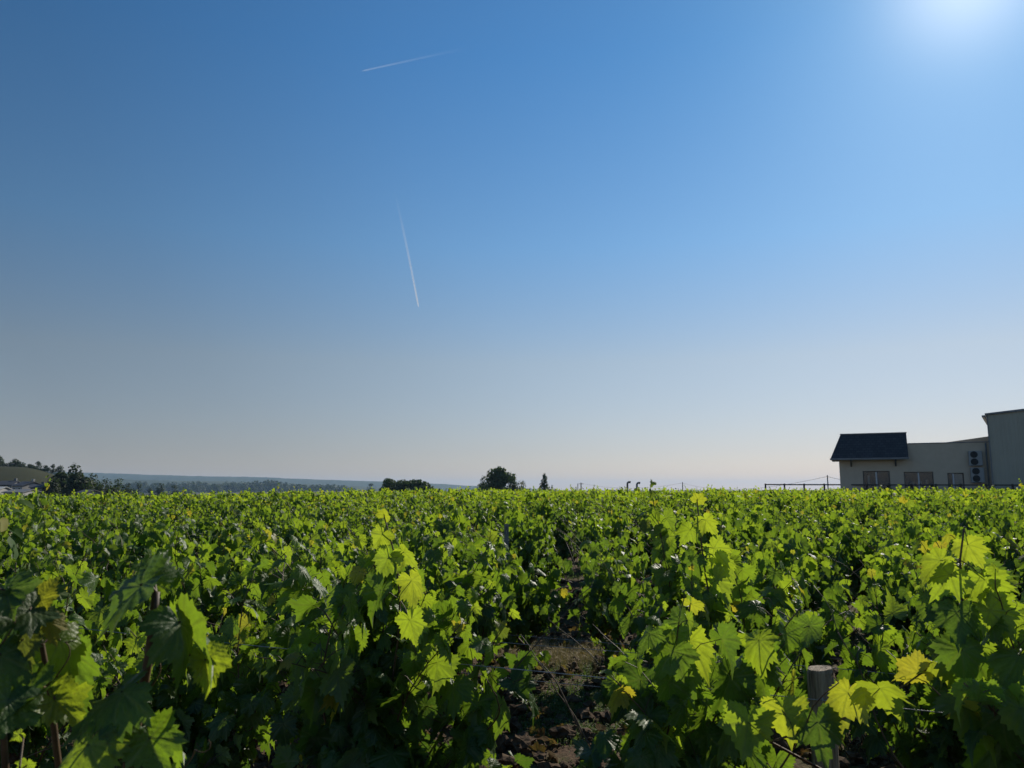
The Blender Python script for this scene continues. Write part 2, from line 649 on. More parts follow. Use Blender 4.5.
# ---------------------------------------------------------------- trees
def crown_mesh(name, lobes, n, size, rs):
    """many small bent leaf clumps through the shells of a few lobes"""
    w = np.array([l[3] * l[4] for l in lobes]); w = w / w.sum()
    pick = rs.choice(len(lobes), n, p=w)
    L = np.array(lobes)[pick]
    u = rs.normal(size=(n, 3)); u /= np.linalg.norm(u, axis=1)[:, None]
    rad = 0.45 + 0.62 * rs.rand(n) ** 0.55
    # uneven outline
    rad *= 1 + 0.35 * (vnoise(u[:, 0] * 2.6 + pick * 7.1, u[:, 2] * 2.6 + u[:, 1] * 1.7) - 0.5)
    P = L[:, :3] + u * rad[:, None] * L[:, [3, 3, 4]]
    t = rs.normal(size=(n, 3)); t /= np.linalg.norm(t, axis=1)[:, None]
    nn = u * 0.8 + np.array([0, 0, 0.5]) + rs.normal(size=(n, 3)) * 0.5
    s = np.cross(nn, t); s /= np.linalg.norm(s, axis=1)[:, None] + 1e-9
    t = np.cross(s, nn); t /= np.linalg.norm(t, axis=1)[:, None] + 1e-9
    nn /= np.linalg.norm(nn, axis=1)[:, None]
    sz = (size * (0.5 + rs.rand(n)))[:, None]
    v0 = P - t * sz; v1 = P + s * sz * 0.62 + nn * sz * 0.2; v2 = P + t * sz; v3 = P - s * sz * 0.62 + nn * sz * 0.2
    V = np.stack([v0, v1, v2, v3], 1).reshape(-1, 3)
    b = np.arange(n)[:, None] * 4
    Fq = np.vstack([b + np.array([[0, 1, 2]]), b + np.array([[0, 2, 3]])])
    col = np.zeros((n, 4)); col[:, 3] = 1
    col[:, 0] = np.clip(rs.rand(n) * 0.7 + 0.3 * (vnoise(P[:, 0] * 0.6 / size * 0.3, P[:, 2] * 0.6 / size * 0.3)), 0, 1)
    return np_mesh(name, V, Fq, False, np.repeat(col, 4, 0))


def tree_parts(h, w, z0, form, n, size, rs, mat, parent):
    """h total height, w crown width, z0 lowest leaves"""
    lobes = []
    if form == 'cone':
        for k in range(9):
            s = k / 8
            r = w / 2 * (0.9 - 0.75 * s) * (0.7 + 0.3 * min(1, s * 5 + 0.2))
            lobes.append((rs.normal() * w * 0.05, rs.normal() * w * 0.05, z0 + (h - z0) * (0.06 + 0.86 * s), r, (h - z0) * 0.10))
    elif form == 'spread':
        for k in range(11):
            a = rs.rand() * 6.28; rr = w * 0.36 * math.sqrt(rs.rand())
            z = z0 + (h - z0) * (0.3 + 0.5 * rs.rand()) * (1 - 0.5 * (rr / (w * 0.5)))
            lobes.append((rr * math.cos(a), rr * math.sin(a), z, w * (0.13 + 0.10 * rs.rand()), (h - z0) * (0.13 + 0.10 * rs.rand())))
        lobes.append((0, 0, h - (h - z0) * 0.22, w * 0.17, (h - z0) * 0.2))
    else:
        for k in range(12):
            s = rs.rand(); a = rs.rand() * 6.28
            prof = min(1.0, 1.2 * max(0.02, 1.02 - s) ** 0.7)
            rr = w * 0.33 * prof * math.sqrt(rs.rand())
            lobes.append((rr * math.cos(a), rr * math.sin(a), z0 + (h - z0) * (0.12 + 0.72 * s), w * (0.14 + 0.10 * rs.rand()), (h - z0) * (0.10 + 0.08 * rs.rand())))
        lobes.append((rs.normal() * w * 0.04, 0, h - (h - z0) * 0.14, w * 0.15, (h - z0) * 0.13))
    if form != 'cone':
        for sx, sy in ((-.24, .1), (.24, -.1), (0.0, .2)):
            lobes.append((sx * w, sy * w, z0 + (h - z0) * 0.20, w * 0.24, (h - z0) * 0.20))
    tb = MB()
    tb.tube([(0, 0, -0.5), (0.02 * w, 0, h * 0.25), (0, 0.02 * w, h * 0.55), (0, 0, h * 0.9)],
            [w * 0.045, w * 0.035, w * 0.022, w * 0.004], 7)
    for l in lobes[:8]:
        tb.tube([(0, 0, max(z0 * 0.7, h * 0.2)), (l[0] * 0.5, l[1] * 0.5, (l[2] + h * 0.25) / 2), l[:3]], [w * 0.02, w * 0.012, w * 0.004], 5, False)
    tb.build('trunk', M['tree_bark'], parent, True)
    link('crown', crown_mesh('crown', lobes, n, size, rs), mat, parent)


def tree(px, top, wpx, depth, form, mat, label, name='tree', cat='tree', group=None, seed=0, n=1500, base=None, z0f=0.04, wide=1.45):
    rs = np.random.RandomState(seed + int(px * 7) % 9999)
    p = at(px, top, depth)
    w = wpx / F * depth * wide
    zb = gh(p.x, p.y) if base is None else base(p.x, p.y)
    h = p.z - zb
    e = empty(name, (p.x, p.y, zb), rs.rand() * 6.28)
    tag(e, label, cat, group)
    tree_parts(h, w, h * z0f, form, n, max(0.16, w * 0.035), rs, M[mat], e)
    return e


sb = lambda x, y: float(slope_h(np.array([x]), np.array([y]))[0]) - 0.3
G1 = 'trees along the top of the left ridge'
tree(-1, 454.5, 15, 440, 'round', 'crown_dark', 'tall dark tree cut by the left picture edge on the ridge', 'ridge_tree', group=G1, base=sb, wide=1.15)
tree(16, 458.5, 15, 445, 'spread', 'crown_dark', 'broad dome-shaped dark tree on the ridge near the left edge', 'ridge_tree', group=G1, base=sb, wide=1.15)
tree(38.5, 461, 9, 445, 'round', 'crown_dark', 'small pointed dark tree standing up from the middle of the ridge hedge', 'ridge_tree', group=G1, base=sb, wide=1.15)
tree(30, 464, 13, 440, 'spread', 'crown_dark', 'low dark bushy tree just left of the pointed ridge tree', 'ridge_tree', group=G1, base=sb, wide=1.15)
tree(46, 465, 12, 440, 'spread', 'crown_dark', 'low dark bushy tree just right of the pointed ridge tree', 'ridge_tree', group=G1, base=sb, wide=1.15)
tree(53, 464, 8, 440, 'round', 'crown_dark', 'slim dark tree near the lower right end of the ridge', 'ridge_tree', group=G1, base=sb, wide=1.15)
tree(61, 465, 12, 440, 'round', 'crown_dark', 'dark ridge tree partly behind the big flat-topped clump tree', 'ridge_tree', group=G1, base=sb, wide=1.15)
G2 = 'dark trees of the clump beyond the left field edge'
tree(76, 462.5, 21, 230, 'spread', 'crown_dark', 'tallest flat-topped dark tree in the clump left of the blue hills', 'clump_tree', group=G2, n=5000, wide=2.0)
tree(62, 471, 26, 222, 'spread', 'crown_dark', 'wide dark tree on the left side of the clump beside the houses', 'clump_tree', group=G2, n=5000, wide=2.0)
tree(53, 477, 16, 215, 'round', 'crown_dark', 'lowest dark tree at the left foot of the clump', 'clump_tree', group=G2, n=2600, wide=2.0)
tree(79, 472, 24, 215, 'round', 'crown_dark', 'rounded dark tree below the flat-topped one in the clump', 'clump_tree', group=G2, n=4000, wide=2.0)
tree(94, 472.5, 16, 240, 'round', 'crown_dark', 'dark round tree on the right shoulder of the clump', 'clump_tree', group=G2, n=2600, wide=2.0)
tree(106, 477, 16, 250, 'spread', 'crown_dark', 'low dark tree stepping down from the clump to the right', 'clump_tree', group=G2, n=2600, wide=2.0)
tree(119, 477.5, 13, 300, 'round', 'crown_mid', 'grey green rounded tree at the right end of the clump', 'clump_tree', group=G2, n=2600, wide=2.0)
tree(112, 484, 20, 230, 'spread', 'crown_dark', 'dark bush at the right foot of the clump', 'clump_tree', cat='bush', group=G2, n=2600, wide=2.0)
tree(66, 480, 18, 226, 'spread', 'crown_dark', 'dark bush filling the foot of the clump behind the small grey house', 'clump_tree', cat='bush', group=G2, n=3000, wide=2.0)
tree(88, 478.5, 20, 222, 'spread', 'crown_dark', 'dark bush below the gap between the two tallest clump trees', 'clump_tree', cat='bush', group=G2, n=3000, wide=2.0)
tree(100, 482, 16, 226, 'spread', 'crown_dark', 'low dark bush under the right shoulder of the clump', 'clump_tree', cat='bush', group=G2, n=3000, wide=2.0)
tree(127, 483, 14, 330, 'spread', 'crown_dark', 'small dark bush just right of the grey green tree', 'clump_tree', cat='bush', group=G2, n=2600, wide=2.0)
G3 = 'dark trees in the valley before the blue wood'
for px, top, wp, form, lab in [(139, 482.6, 12, 'round', 'first dark valley tree right of the clump'),
                               (150.5, 487, 7, 'round', 'smallest dark valley tree between the two larger ones'),
                               (162, 482.4, 13, 'round', 'tallest dark round valley tree before the blue wood'),
                               (175, 484.3, 10, 'round', 'dark valley tree just right of the tallest one'),
                               (185, 487.5, 9, 'spread', 'low dark bushy tree at the right end of the valley trees')]:
    tree(px, top, wp, 700, form, 'crown_dark', lab, 'valley_tree', group=G3)
tree(371, 483, 8, 1500, 'round', 'crown_dark', 'lone hazy blue tree left of the long low dark copse', 'distant_tree', n=700)
G4 = 'trees of the low copse in the middle left'
for px, top, wp, form, lab in [(389.5, 478, 13, 'round', 'tallest tree at the left end of the low copse'),
                               (402, 480.0, 18, 'spread', 'second tree of the low copse, lower than its neighbours'),
                               (413, 479.4, 19, 'round', 'third tree of the low copse with a broad rounded top'),
                               (424, 481.5, 18, 'spread', 'lowest tree at the right end of the low copse')]:
    tree(px, top, wp, 260, form, 'crown_mid', lab, 'copse_tree', group=G4, n=3200, wide=2.2)
tree(500.5, 466.5, 33, 230, 'round', 'crown_mid', 'largest rounded tree standing alone on the skyline at the middle', 'skyline_tree', n=5200, wide=1.25)
tree(484, 475.5, 20, 236, 'spread', 'crown_mid', 'lower spreading tree on the left side of the largest skyline tree', 'skyline_tree', n=2600, wide=1.2)
tree(513, 474, 20, 226, 'spread', 'crown_mid', 'lower tree merging with the right side of the largest skyline tree', 'skyline_tree', n=2600, wide=1.2)
tree(523, 479, 8, 240, 'round', 'crown_mid', 'small round bush just right of the largest skyline tree', 'skyline_tree', cat='bush', n=900)
tree(544.5, 473.5, 9.5, 260, 'cone', 'crown_dark', 'narrow cone-shaped conifer alone on the skyline', 'conifer', n=2500, wide=2.0)
tree(552, 484.5, 5, 255, 'round', 'crown_mid', 'tiny bush just right of the cone-shaped conifer', 'bush', cat='bush', n=500)


def make_wood():
    """far wood: one mass of crowns fading in the haze"""
    rs = np.random.RandomState(77)
    lobes = []
    for px in np.arange(118, 352, 2.6):
        d = 2300 + 500 * rs.rand()
        prof = np.interp(px, [118, 140, 165, 185, 195, 215, 240, 262, 275, 290, 287, 290, 320, 350], [484, 482, 484, 483, 482, 484, 482.5, 481.5, 480.5, 483, 484, 484.6, 484.6, 486])
        top = prof + rs.normal() * 0.7
        p = at(px, top, d)
        wv = (7 + 5 * rs.rand()) / F * d / 2
        zz = p.z + 9
        for k in range(4):
            lobes.append((p.x + rs.normal() * wv * 0.3, p.y + rs.normal() * 20, -9 + zz * (0.25 + 0.5 * k / 3), wv * (0.9 - 0.12 * k), zz * 0.28))
    o = link('woodland', crown_mesh('woodland', lobes, 22000, 3.2, rs), M['crown_dark'])
    tag(o, 'hazy blue band of woodland on the plain below the far hills', 'woodland', None, 'stuff')


make_wood()

# ---------------------------------------------------------------- winery and shed on the right
B_ROT = R(-24)
B_D = 62.0
p0 = at(840.5, 487, B_D)
B_Z = 0.55
BE = empty('winery_building', (p0.x, p0.y, B_Z), B_ROT)
tag(BE, 'long beige flat-topped building with a dark slate roof apron at its left end', 'building')
UX, UY = math.cos(B_ROT), math.sin(B_ROT)


def bu(px, v=0.0):
    """distance along the front wall plane (set back by v) seen at picture column px"""
    s = (px - 512.0) / F
    # account for the pitch: x / y of a level point near the horizon
    s = ray(px, 470).x
    ox, oy = p0.x - UY * v, p0.y + UX * v
    return (s * oy - ox) / (UX - s * UY)


def bz(px, py, v=0.0):
    u = bu(px, v)
    y = p0.y + UY * u + UX * v
    return CAM.z + ray(px, py).z * y - B_Z


M['render_wall'] = mat_simple('beige_render', (0.49, 0.385, 0.285), (0.55, 0.435, 0.325), 1.5, 0.9, 0, 0.15, 0.01, 0.2)
M['slate'] = None


def mat_slate():
    t = NT('slate_roof')
    tc = t.obj()
    br = t.node('TexBrick')
    br.inputs['Scale'].default_value = 1.0
    br.inputs['Brick Width'].default_value = 0.32
    br.inputs['Row Height'].default_value = 0.2
    br.inputs['Mortar Size'].default_value = 0.012
    br.inputs['Color1'].default_value = (0.034, 0.033, 0.036, 1)
    br.inputs['Color2'].default_value = (0.052, 0.050, 0.054, 1)
    br.inputs['Mortar'].default_value = (0.012, 0.013, 0.018, 1)
    mp = t.node('Mapping')
    mp.inputs['Rotation'].default_value = (R(90), 0, 0)
    t.l.new(tc, mp.inputs['Vector'])
    t.l.new(mp.outputs[0], br.inputs['Vector'])
    return t.done(t.principled(br.outputs['Color'], 0.6, 0, 0.4, t.bump(br.outputs['Fac'], -0.5, 0.02)))


M['slate'] = mat_slate()
M['dark_frame'] = mat_simple('dark_frame', (0.05, 0.045, 0.045), (0.08, 0.07, 0.065), 4, 0.5)
M['white_frame'] = mat_simple('white_frame', (0.45, 0.45, 0.46), (0.55, 0.55, 0.56), 4, 0.5)
M['cladding'] = mat_simple('grey_green_cladding', (0.32, 0.295, 0.235), (0.36, 0.33, 0.265), 0.8, 0.5, 0.1)
M['coping'] = mat_simple('metal_coping', (0.13, 0.13, 0.14), (0.19, 0.19, 0.20), 2, 0.5, 0.3)
M['room'] = mat_simple('room_wall', (0.07, 0.06, 0.05), (0.12, 0.105, 0.09), 1, 0.9)
M['curtain'] = mat_simple('pale_curtain', (0.40, 0.39, 0.38), (0.55, 0.53, 0.50), 3, 0.9)
M['ac'] = mat_simple('ac_casing', (0.24, 0.24, 0.24), (0.29, 0.29, 0.285), 4, 0.5)
M['black'] = mat_simple('black_plastic', (0.012, 0.012, 0.013), (0.025, 0.025, 0.026), 10, 0.6)


def mat_glass():
    t = NT('window_glass')
    gl = t.node('BsdfGlossy')
    gl.inputs['Roughness'].default_value = 0.02
    gl.inputs['Color'].default_value = (0.9, 0.95, 1, 1)
    tr = t.node('BsdfTransparent')
    tr.inputs['Color'].default_value = (0.72, 0.76, 0.76, 1)
    fr = t.node('Fresnel')
    fr.inputs['IOR'].default_value = 1.5
    mx = t.node('MixShader')
    t.l.new(fr.outputs[0], mx.inputs[0]); t.l.new(tr.outputs[0], mx.inputs[1]); t.l.new(gl.outputs[0], mx.inputs[2])
    return t.done(mx.outputs[0])


M['glass'] = mat_glass()

U_END = bu(996)
Z_PAR = bz(930, 443.6)
DEP = 8.0
wins = []
for a, b, top in [(862.5, 889.5, 471), (903.5, 933, 471.8), (947, 963.5, 472.8)]:
    wins.append((bu(a), bu(b), bz((a + b) / 2, top), 0.75))

wl_mb = MB()
TH = 0.28
xs = [0.0]
for u0, u1, zt, zb in wins:
    wl_mb.box(xs[-1], u0, 0, TH, -0.6, Z_PAR)           # pier
    wl_mb.box(u0, u1, 0.0, TH, -0.6, zb)                # under the sill
    wl_mb.box(u0, u1, 0.0, TH, zt, Z_PAR)               # over the head
    xs.append(u1)
wl_mb.box(xs[-1], U_END, 0, TH, -0.6, Z_PAR)
wl_mb.box(0, TH, TH, DEP, -0.6, Z_PAR)
wl_mb.box(U_END - TH, U_END, TH, DEP, -0.6, Z_PAR)
wl_mb.box(TH, U_END - TH, DEP - TH, DEP, -0.6, Z_PAR)
wl_mb.box(TH, U_END - TH, TH, DEP - TH, Z_PAR - 0.55, Z_PAR - 0.3)   # roof deck
wl_mb.box(TH, U_END - TH, TH, DEP - TH, -0.5, -0.02)   # floor
wl_mb.build('wall', M['render_wall'], BE)
MB().box(TH + 0.003, U_END - TH - 0.003, 3.2, 3.3, 0.0, Z_PAR - 0.6).build('inner_wall', M['room'], BE)
for i, (u0, u1, zt, zb) in enumerate(wins):
    w = MB()
    fw = 0.07
    w.box(u0 + .003, u0 + fw, 0.10, 0.19, zb + .003, zt - .003)
    w.box(u1 - fw, u1 - .003, 0.10, 0.19, zb + .003, zt - .003)
    w.box(u0 + fw, u1 - fw, 0.10, 0.19, zt - fw, zt - .003)
    w.box(u0 + fw, u1 - fw, 0.10, 0.19, zb + .003, zb + fw)
    wo = w.build('window', M['dark_frame'], BE)
    um = (u0 + u1) / 2 if i < 2 else u0 + (u1 - u0) * 0.36
    MB().box(um - 0.05, um + 0.05, 0.085, 0.185, zb + fw + .002, zt - fw - .002).build('mullion', M['white_frame'], wo)
    MB().box(u0 + fw + .002, u1 - fw - .002, 0.14, 0.146, zb + fw + .002, zt - fw - .002).build('pane', M['glass'], wo)
    MB().box(u0 - 0.08, u1 + 0.08, -0.07, -0.002, zb - 0.07, zb - 0.003).build('sill', M['render_wall'], wo)
    if i == 2:
        MB().box(um + 0.08, u1 - 0.09, 0.16, 0.18, zb + 0.1, zt - 0.09).build('blind', M['curtain'], wo)
    elif i == 0:
        MB().box(u0 + 0.35, u0 + 0.5, 0.5, 0.56, zb + 0.1, zt - 0.35).build('curtain', M['curtain'], wo)
    else:
        c = MB()
        c.box(u0 + 0.45, um - 0.25, 1.2, 1.26, zb + 0.05, zt - 0.75)
        c.box(um + 0.2, u1 - 0.75, 1.2, 1.26, zb + 0.05, zt - 0.7)
        c.box(u1 - 0.5, u1 - 0.32, 0.9, 0.96, zb + 0.05, zt - 0.6)
        c.build('curtain', M['curtain'], wo)

# slate apron: steep slope on the front and the left side, cheek on the right, flat top
E0, E1 = bz(831, 460.5, -0.75), bz(909, 459.8, -0.75)
ZE = (E0 + E1) / 2 + 0.14
ZT = bz(877, 433.8, 0.5)
ul, ur = bu(831, -0.75), bu(909.5, -0.75)
ut = bu(842.5, 0.5); urt = bu(908.8, 0.5)
ov, inn = -0.75, 0.5
DB = 6.0
rf = MB()
v = [(ul, ov, ZE), (ur, ov, ZE), (urt, inn, ZT), (ut, inn, ZT),
     (ul, DB, ZE), (ut, DB, ZT), (ur, DB, ZE), (urt, DB, ZT)]
rf.add(v, [(0, 1, 2, 3), (4, 0, 3, 5), (1, 6, 7, 2), (6, 4, 5, 7), (3, 2, 7, 5), (0, 4, 6, 1)])
roof = rf.build('roof', M['slate'], BE)
MB().box(ut - 0.04, urt + 0.04, inn - 0.05, inn + 0.05, ZT + 0.002, ZT + 0.07).build('ridge_flashing', M['coping'], roof)
MB().box(ul - 0.03, ur + 0.03, ov - 0.06, ov - 0.003, ZE - 0.10, ZE + 0.05).build('fascia', M['coping'], roof)
for px in (851.5, 896):
    u = bu(px)
    b = MB()
    b.box(u - 0.06, u + 0.06, -0.09, -0.003, ZE - 0.62, ZE - 0.103)
    b.box(u - 0.06, u + 0.06, -0.6, -0.093, ZE - 0.22, ZE - 0.103)
    b.tube([(u, -0.09, ZE - 0.58), (u, -0.52, ZE - 0.2)], 0.05, 6)
    b.build('roof_bracket', M['dark_frame'], BE)
MB().box(ur + 0.05, U_END, -0.04, TH + 0.04, Z_PAR + 0.002, Z_PAR + 0.07).build('parapet_coping', M['coping'], BE)
# low pitched roof rising behind the parapet
vb = 3.0
ua, ub_ = bu(945, vb), bu(985, vb) + 1.0
za, zb2 = bz(945, 442.8, vb), bz(985, 437.2, vb)
slope = (zb2 - za) / (bu(985, vb) - ua)
mono = MB()
z2 = za + slope * (ub_ - ua)
mono.add([(ua, vb, Z_PAR - 0.6), (ub_, vb, Z_PAR - 0.6), (ub_, vb, z2), (ua, vb, za), (ua, DEP + 3, Z_PAR - 0.6), (ub_, DEP + 3, Z_PAR - 0.6), (ub_, DEP + 3, z2), (ua, DEP + 3, za)],
         [(0, 1, 2, 3), (1, 5, 6, 2), (5, 4, 7, 6), (4, 0, 3, 7), (3, 2, 6, 7), (4, 5, 1, 0)])
mono.build('rear_roof', M['cladding'], BE)
dp = MB()
ud = bu(987.6)
dp.tube([(ud, -0.08, -0.5), (ud, -0.08, bz(986, 467)), (ud, -0.08, Z_PAR - 0.05)], 0.05, 8)
dp.build('downpipe', M['coping'], BE, True)

# corrugated shed: a thing of its own, its front wall a little proud of the winery
SV = -0.9
us0 = bu(991.8, SV)
us1 = us0 + 11.0
SE = empty('metal_shed', (p0.x + UX * us0 - UY * SV, p0.y + UY * us0 + UX * SV, B_Z), R(-34))
tag(SE, 'tall grey green corrugated metal shed cut by the right picture edge', 'shed')
zs0 = bz(989, 415.2, SV)
ssl = 0.085
pit = 0.28
prof = []
n = int(11.0 / pit)
for k in range(n):
    x = k * pit
    prof += [(x, 0.0), (x + 0.16, 0.0), (x + 0.18, -0.022), (x + 0.26, -0.022)]
prof.append((n * pit, 0.0))
sv_, sf_ = [], []
for x, y in prof:
    sv_ += [(x, y, -0.6), (x, y, zs0 + ssl * x)]
for k in range(len(prof) - 1):
    sf_.append((2 * k, 2 * k + 2, 2 * k + 3, 2 * k + 1))
LW = n * pit
sw = MB().add(sv_, sf_)
b0 = [(0, 0, -0.6), (0, 12, -0.6), (LW, 12, -0.6), (LW, 0, -0.6)]
t0 = [(0, 0, zs0), (0, 12, zs0), (LW, 12, zs0 + ssl * LW), (LW, 0, zs0 + ssl * LW)]
sw.add(b0 + t0, [(0, 4, 5, 1), (1, 5, 6, 2), (2, 6, 7, 3)])
sw.build('wall', M['cladding'], SE)
rt = MB()
rz = lambda x: zs0 + ssl * x
rt.add([(-0.14, -0.16, rz(-.14) + .003), (LW + .1, -0.16, rz(LW + .1) + .003), (LW + .1, 12.1, rz(LW + .1) + .003), (-.14, 12.1, rz(-.14) + .003),
        (-0.14, -0.16, rz(-.14) + .14), (LW + .1, -0.16, rz(LW + .1) + .14), (LW + .1, 12.1, rz(LW + .1) + .14), (-.14, 12.1, rz(-.14) + .14)],
       [(0, 3, 2, 1), (4, 5, 6, 7), (0, 1, 5, 4), (1, 2, 6, 5), (2, 3, 7, 6), (3, 0, 4, 7)])
rt.build('roof', M['coping'], SE)
MB().box(-0.045, 0.045, -0.05, -0.002, -0.6, zs0).build('corner_trim', M['coping'], SE)
gt = MB()
gt.box(-0.34, -0.145, -0.16, 12.0, zs0 - 0.16, zs0 - 0.01)
gt.build('gutter', M['coping'], SE)


def ac_unit(pxa, pxb, ya, yb, label):
    u0, u1 = bu(pxa, -0.4), bu(pxb, -0.4)
    z0, z1 = bz(pxa, yb, -0.4), bz(pxa, ya, -0.4)
    v0, v1 = -0.42, -0.06
    x, y = p0.x + UX * u0 - UY * v0, p0.y + UY * u0 + UX * v0
    e = empty('air_conditioner', (x, y, B_Z + z0), B_ROT)
    tag(e, label, 'air conditioner', 'air conditioner units on the winery wall')
    w, h, d = u1 - u0, z1 - z0, v1 - v0
    MB().box(0, w, 0, d, 0, h).build('casing', M['ac'], e, False, 0.02)
    r = h * 0.215
    for zc in (h * 0.26, h * 0.75):
        xc = r + 0.10
        g = MB()
        ring = [(xc + r * math.cos(a), -0.012, zc + r * math.sin(a)) for a in np.linspace(0, 2 * math.pi, 25)]
        g.tube(ring, 0.014, 5, False)
        for q in (0.35, 0.7):
            g.tube([(xc + q * r * math.cos(a), -0.014, zc + q * r * math.sin(a)) for a in np.linspace(0, 2 * math.pi, 19)], 0.006, 4, False)
        for a in np.linspace(0, math.pi, 5)[:-1]:
            g.tube([(xc + r * math.cos(a), -0.018, zc + r * math.sin(a)), (xc - r * math.cos(a), -0.018, zc - r * math.sin(a))], 0.006, 4)
        fo = MB()
        disc = [(xc + r * math.cos(a), -0.004, zc + r * math.sin(a)) for a in np.linspace(0, 2 * math.pi, 25)[:-1]]
        fo.add(disc + [(p[0], -0.0015, p[2]) for p in disc],
               [tuple(range(24))] + [(k, k + 24, (k + 1) % 24 + 24, (k + 1) % 24) for k in range(24)])
        f = fo.build('fan', M['black'], e)
        g.build('grille', M['black'], f)
    for xx in (0.15, w - 0.2):
        MB().box(xx, xx + 0.05, 0.0, d + 0.055, -0.06, -0.003).build('bracket', M['coping'], e)


ac_unit(970.0, 983.5, 451.0, 465.6, 'upper twin-fan air conditioner unit on the beige wall beside the shed')
ac_unit(970.6, 984.0, 467.6, 482.4, 'lower twin-fan air conditioner unit on the beige wall beside the shed')


# rail fence in front of the winery
def rail_fence():
    M['rail'] = mat_simple('dark_rail', (0.035, 0.03, 0.028), (0.07, 0.06, 0.05), 6, 0.7)
    a = at(765, 484.6, 66.0)
    b = at(1040, 485.2, 54.0)
    e = empty('rail_fence', (a.x, a.y, gh(a.x, a.y)))
    tag(e, 'long low dark rail fence between the vines and the beige building', 'fence')
    o = Vector(e.location)
    L = b - a
    rl = MB()
    r1 = a - o; r2 = b - o
    d = L.normalized(); s = Vector((-d.y, d.x, 0)).normalized()
    for dz, th in ((0.0, 0.10), (-0.50, 0.10)):
        for q in [(r1, r2)]:
            pa, pb = q[0] + Vector((0, 0, dz)), q[1] + Vector((0, 0, dz))
            v = []
            for p in (pa, pb):
                for sx, sz in ((-.03, -th / 2), (.03, -th / 2), (.03, th / 2), (-.03, th / 2)):
                    v.append(p + s * sx + Vector((0, 0, sz)))
            rl.add(v, [(0, 1, 2, 3), (7, 6, 5, 4), (0, 4, 5, 1), (1, 5, 6, 2), (2, 6, 7, 3), (3, 7, 4, 0)])
    rl.build('rail', M['rail'], e)
    n = 13
    for k in range(n):
        p = a + L * (k / (n - 1)) - o + s * 0.09
        pb = MB()
        pb.box(p.x - 0.055, p.x + 0.055, p.y - 0.055, p.y + 0.055, gh(p.x + o.x, p.y + o.y) - o.z - 0.2, p.z + 0.09)
        pb.build('post', M['rail'], e)


rail_fence()


# ---------------------------------------------------------------- houses in the valley on the left
M['plaster'] = mat_simple('pale_plaster', (0.26, 0.25, 0.24), (0.34, 0.33, 0.31), 0.8, 0.9)
M['plaster_grey'] = mat_simple('grey_plaster', (0.14, 0.14, 0.145), (0.20, 0.20, 0.20), 0.8, 0.9)
M['house_roof'] = mat_simple('house_slates', (0.03, 0.032, 0.04), (0.055, 0.055, 0.062), 2, 0.6)
M['white_roof'] = mat_simple('pale_sheet_roof', (0.30, 0.30, 0.295), (0.38, 0.38, 0.37), 1, 0.5)
M['pale_roof'] = mat_simple('fibre_cement_roof', (0.10, 0.105, 0.11), (0.15, 0.15, 0.15), 1, 0.6)
M['dark_glass'] = mat_simple('dark_pane', (0.02, 0.022, 0.025), (0.035, 0.04, 0.045), 3, 0.2)


def house(px, y_eave, y_ridge, wpx, depth, rz, wall, roof, label, deep=7.0, wins_n=2):
    p = at(px, y_eave, depth)
    zb = gh(p.x, p.y) - 0.5
    e = empty('house', (p.x, p.y, zb), rz)
    tag(e, label, 'house', 'houses in the valley beyond the left field edge')
    w = wpx / F * depth / 2
    ze = p.z - zb
    zr = at(px, y_ridge, depth).z - zb
    q = deep / 2
    m = MB()
    m.add([(-w, -q, -1), (w, -q, -1), (w, q, -1), (-w, q, -1), (-w, -q, ze), (w, -q, ze), (w, q, ze), (-w, q, ze), (-w, 0, zr - .05), (w, 0, zr - .05)],
          [(0, 1, 5, 4), (1, 2, 6, 9, 5), (2, 3, 7, 6), (3, 0, 4, 8, 7)])
    m.build('wall', wall, e)
    r = MB()
    k = 0.4; t = 0.16
    dz = (zr - ze) * k / q
    for sgn in (-1, 1):
        v = [(-w - k, sgn * (q + k), ze - dz), (w + k, sgn * (q + k), ze - dz), (w + k, 0, zr), (-w - k, 0, zr)]
        v += [(a, b, c + t) for a, b, c in v]
        r.add(v, [(0, 3, 2, 1), (4, 5, 6, 7), (0, 1, 5, 4), (1, 2, 6, 5), (2, 3, 7, 6), (3, 0, 4, 7)])
    ro = r.build('roof', roof, e)
    if wins_n:
        MB().box(w * 0.5, w * 0.5 + 0.7, 0.2, 0.8, zr - 0.4, zr + 0.9).build('chimney', wall, ro)
    for i in range(wins_n):
        xc = -w + 2 * w * (i + 0.5) / wins_n
        wo = MB().box(xc - 0.5, xc + 0.5, -q - 0.04, -q - 0.003, ze - 1.7, ze - 0.5).build('window', M['white_frame'], e)
        MB().box(xc - 0.4, xc + 0.4, -q - 0.06, -q - 0.043, ze - 1.6, ze - 0.6).build('pane', M['dark_glass'], wo)


house(9.5, 485.0, 481.3, 13, 235, R(12), M['plaster_grey'], M['house_roof'], 'grey house with a dark slate roof near the left picture edge')
house(28, 485.8, 482.0, 13, 228, R(-18), M['plaster'], M['house_roof'], 'pale house with a dark roof beside the dark tree clump')
house(38, 487.6, 485.0, 10, 220, R(25), M['plaster_grey'], M['house_roof'], 'small low grey house against the foot of the dark tree clump')
house(-3, 490.5, 487.2, 14, 205, R(8), M['plaster'], M['white_roof'], 'low building with a bright white roof at the left picture edge', 9, 0)
house(23, 492.5, 489.8, 17, 195, R(4), M['plaster'], M['pale_roof'], 'low building with a long pale grey roof before the houses', 9, 0)
house(89, 492.8, 490.2, 9, 200, R(-10), M['plaster_grey'], M['house_roof'], 'small grey roofed house under the right side of the tree clump', 6, 0)
tree(18, 479.5, 8, 242, 'round', 'crown_dark', 'small dark garden tree between the grey house and the pale house', 'garden_tree', n=800)
